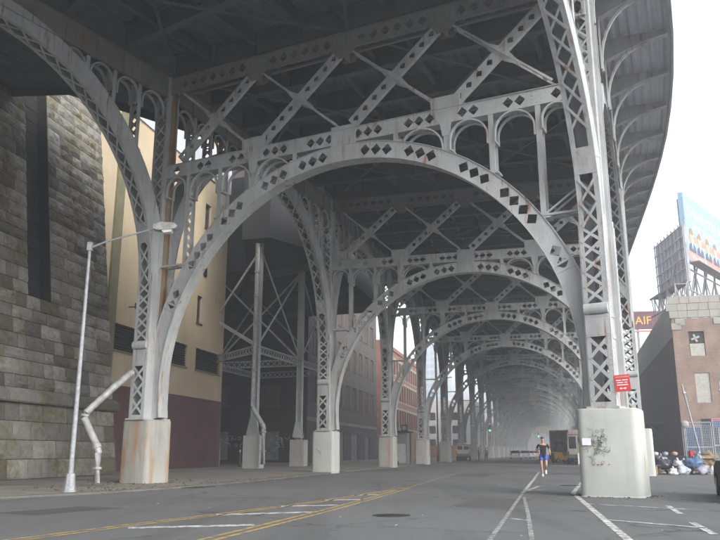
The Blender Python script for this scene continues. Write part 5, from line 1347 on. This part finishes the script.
m_ = MB(); m_.tube([(0, 0, 0), (0, 0, 2.7)], .03, 8); ob('post', m_, M['galv'], ds); m_ = MB(); m_.tube([(0, 0, 2.75), (0, -.05, 2.75), (0, -.09, 2.75)], [.22, .18, .08], 18); ob('disc', m_, plain('white_disc', (.3, .3, .3), .5), ds)
rb_ = thing('barrier', 'short red and white barrier post by the leaning pole', 'barrier', (19.1, 45.0, 0)); m_ = MB(); m_.box(-.12, .12, -.1, .1, 0, .7); ob('base', m_, M['lintel'], rb_); m_ = MB(); m_.box(-.13, .13, -.11, .11, .7, 1.25); ob('red_top', m_, M['sign_red'], rb_)
st = [('orange', (.6, .2, .08)), ('blue', (.08, .2, .5))]
for k in range(6):
    c_ = st[k % 2]; nm = c_[0] + '_crate_plastic'; mt = bpy.data.materials.get(nm) or plain(nm, c_[1], .5)
    t = thing('crate', '%s plastic crate, number %s from the ground in the stack at the right edge' % (c_[0], ['one', 'two', 'three', 'four', 'five', 'six'][k]), 'crate', (20.6, 43.0, k * .3), R(-8 + k * 2), 'stacked crates')
    m_ = MB(); m_.box(-.3, .3, -.22, .22, 0, .28); ob('shell', m_, mt, t); m_ = MB(); m_.box(-.33, .33, -.25, .25, .24, .285); ob('rim', m_, mt, t)

# ------------------------------------------------------------------ left pavement furniture
bo = thing('bollard', 'short black bollard on the pavement near the recess', 'bollard', (-9.3, 60.5, HK)); m_ = MB(); m_.tube([(0, 0, 0), (0, 0, 1.05), (0, 0, 1.1)], [.11, .1, .06], 10); ob('post', m_, M['black_metal'], bo); m_ = MB(); m_.tube([(0, 0, 1.1), (0, 0, 1.3)], .075, 8); ob('cap', m_, TAN, bo)
ki = thing('metal_booth', 'grey metal booth with roller shutter between the third and fourth left columns', 'booth', (3.7, 76.0, HK), R(-14))
m_ = MB(); m_.box(-.9, .9, 0, 2.2, 0, 3.0); ob('wall', m_, plain('booth_grey', (.17, .17, .17), .6), ki); m_ = MB(); m_.box(-.75, .75, -.03, 0, .1, 1.9); ob('shutter', m_, plain('shutter_grey', (.36, .38, .38), .5), ki); m_ = MB(); m_.box(-1.1, 1.1, -.3, 2.4, 3.0, 3.12); ob('roof', m_, M['black_metal'], ki)
for x, z, s_ in ((-.55, 3.12, .85), (.6, 3.12, .6)): m_ = MB(); m_.box(x - s_ / 2, x + s_ / 2, .1, .8, z, z + s_); ac = ob('air_unit', m_, M['black_metal'], ki); m_ = MB(); m_.tube([(x, .08, z + s_ / 2), (x, .1, z + s_ / 2)], s_ * .35, 14); ob('fan_grille', m_, M['board_grey'], ac)
so_ = thing('pole_stand', 'black pole on a heavy black foot in front of the grey booth', 'stand', (3.0, 71.0, HK)); m_ = MB(); m_.box(-.5, .5, -.4, .4, 0, .35); ob('foot', m_, M['black'], so_); m_ = MB(); m_.tube([(0, 0, .35), (0, 0, 3.4)], .04, 8); ob('pole', m_, M['black_metal'], so_)
# traffic lights
AMB = plain('signal_yellow', (.55, .33, .03), .5)
def signal(label, loc, green):
    t = thing('traffic_light', label, 'traffic light', loc, R(-14), 'traffic lights'); m_ = MB(); m_.tube([(0, 0, 0), (0, 0, 5.6)], .1, 8); m_.tube([(0, 0, 5.2), (1.6, 0, 5.7)], .05, 6); ob('pole', m_, M['galv'], t)
    m_ = MB(); m_.box(1.4, 1.8, -.2, .1, 4.7, 5.8); h_ = ob('signal_head', m_, AMB, t)
    for k, (c_, e) in enumerate((((.25, .02, .02), 0 if green else 4), ((.3, .2, .02), 0), ((.02, .4, .25), 4 if green else 0))):
        nm = 'signal_%d_%d' % (k, e); mt = bpy.data.materials.get(nm) or plain(nm, c_, .3, emit=(*c_, e) if e else None)
        m_ = MB(); m_.tube([(1.6, -.24, 5.6 - k * .35), (1.6, -.2, 5.6 - k * .35)], .14, 12); ob('lens', m_, mt, h_)
signal('yellow traffic light showing green among the left columns', (21.5, 138, 0), True); signal('smaller yellow traffic light hanging farther down the street', (42, 190, 0), True)
# ------------------------------------------------------------------ distance
M['tower_glass'] = plain('tower_blue_glass', (.35, .45, .52), .3, var=.06)
tw = thing('glass_tower', 'pale blue glass tower seen far off between the left columns', 'building', (30, 400, 0), R(-14))
m_ = MB(); m_.box(0, 16, 0, 14, 0, 60); ob('wall', m_, plain('tower_white', (.55, .6, .64), .6, var=.03), tw)
pane = MB().box(0, 2.2, -.08, 0, 0, 2.3); pm_ = pane.mesh('pane'); pm_.materials.append(M['tower_glass'])
for r_ in range(16):
    for c_ in range(5): ob('pane', pm_, None, tw, (.9 + c_ * 3, 0, 3 + r_ * 3.4))
for k, (x, y, W, D, H, c_, lb) in enumerate(((40, 330, 26, 16, 22, (.45, .46, .47), 'pale grey block beyond the left columns'), (18, 215, 14, 14, 15, (.5, .47, .44), 'cream low building left of the far columns'), (58, 420, 40, 20, 16, (.5, .5, .5), 'long white building closing the street end'), (-6, 190, 20, 16, 17, (.42, .34, .3), 'brown block beyond the red brick building'), (75, 150, 30, 40, 12, (.3, .2, .17), 'brown warehouse far right beyond the brick warehouse'))):
    t = thing('far_building', lb, 'building', (x, y, 0), R(-14)); mt = plain('far_wall_%d' % k, c_, .8, var=.06, sc=.2)
    hs_ = [(1.2 + a * 3.2, 3.0 + a * 3.2, 2.5 + b * 3.6, 4.6 + b * 3.6) for a in range(int((W - 2) / 3.2)) for b in range(int((H - 3) / 3.6))]
    m_ = MB(); wall_holes(m_, 0, W, 0, H, hs_, .2); shell(m_, W, D, 0, H); ob('wall', m_, mt, t)
    pm2 = None
    for h_ in hs_:
        if pm2 is None: q_ = MB(); q_.box(0, 1.8, .15, .2, 0, 2.1); pm2 = q_.mesh('window'); pm2.materials.append(M['dark_glass'])
        ob('window', pm2, None, t, (h_[0], 0, h_[2]))
ow = tag(ob('brick_garden_wall', MB().box(0, 6, 0, .4, 0, 2.4), M['orange_brick'], None, (12.6, 150, 0), R(-14)), 'low orange brick wall between the fourth and fifth left columns', 'wall')
# end of the arcade
(ex, ey), eb = BENT[NB]
en = thing('end_wall', 'pale masonry wall closing the far end of the arches', 'wall', (ex, ey + 9, 0), R(-eb)); m_ = MB(); m_.box(-14, 14, 0, 2, 0, 17.5); ob('wall', m_, M['block'], en)
m_ = MB(); m_.prism([(-5, 0), (5, 0), (5, 4)] + [(5 * math.cos(R(a)), 4 + 5 * math.sin(R(a))) for a in range(15, 166, 15)] + [(-5, 4)], lambda a, b: (a, -.3, b), lambda a, b: (a, 0, b)); ob('arch_infill', m_, M['grey_render'], en)

# ------------------------------------------------------------------ hazy air
hz = bpy.data.materials.new('haze'); hz.use_nodes = True; t_ = hz.node_tree; t_.nodes.remove(t_.nodes['Principled BSDF'])
pv = t_.nodes.new('ShaderNodeVolumePrincipled'); pv.inputs['Color'].default_value = (.93, .95, 1, 1); pv.inputs['Density'].default_value = HAZE; pv.inputs['Anisotropy'].default_value = .3
t_.links.new(pv.outputs[0], t_.nodes['Material Output'].inputs['Volume'])
m_ = MB(); m_.box(-3100, 3100, -700, 4100, -1.2, 62); o = ob('haze', m_, hz, kind='stuff'); o['label'] = 'thin pale haze in the air along the street'
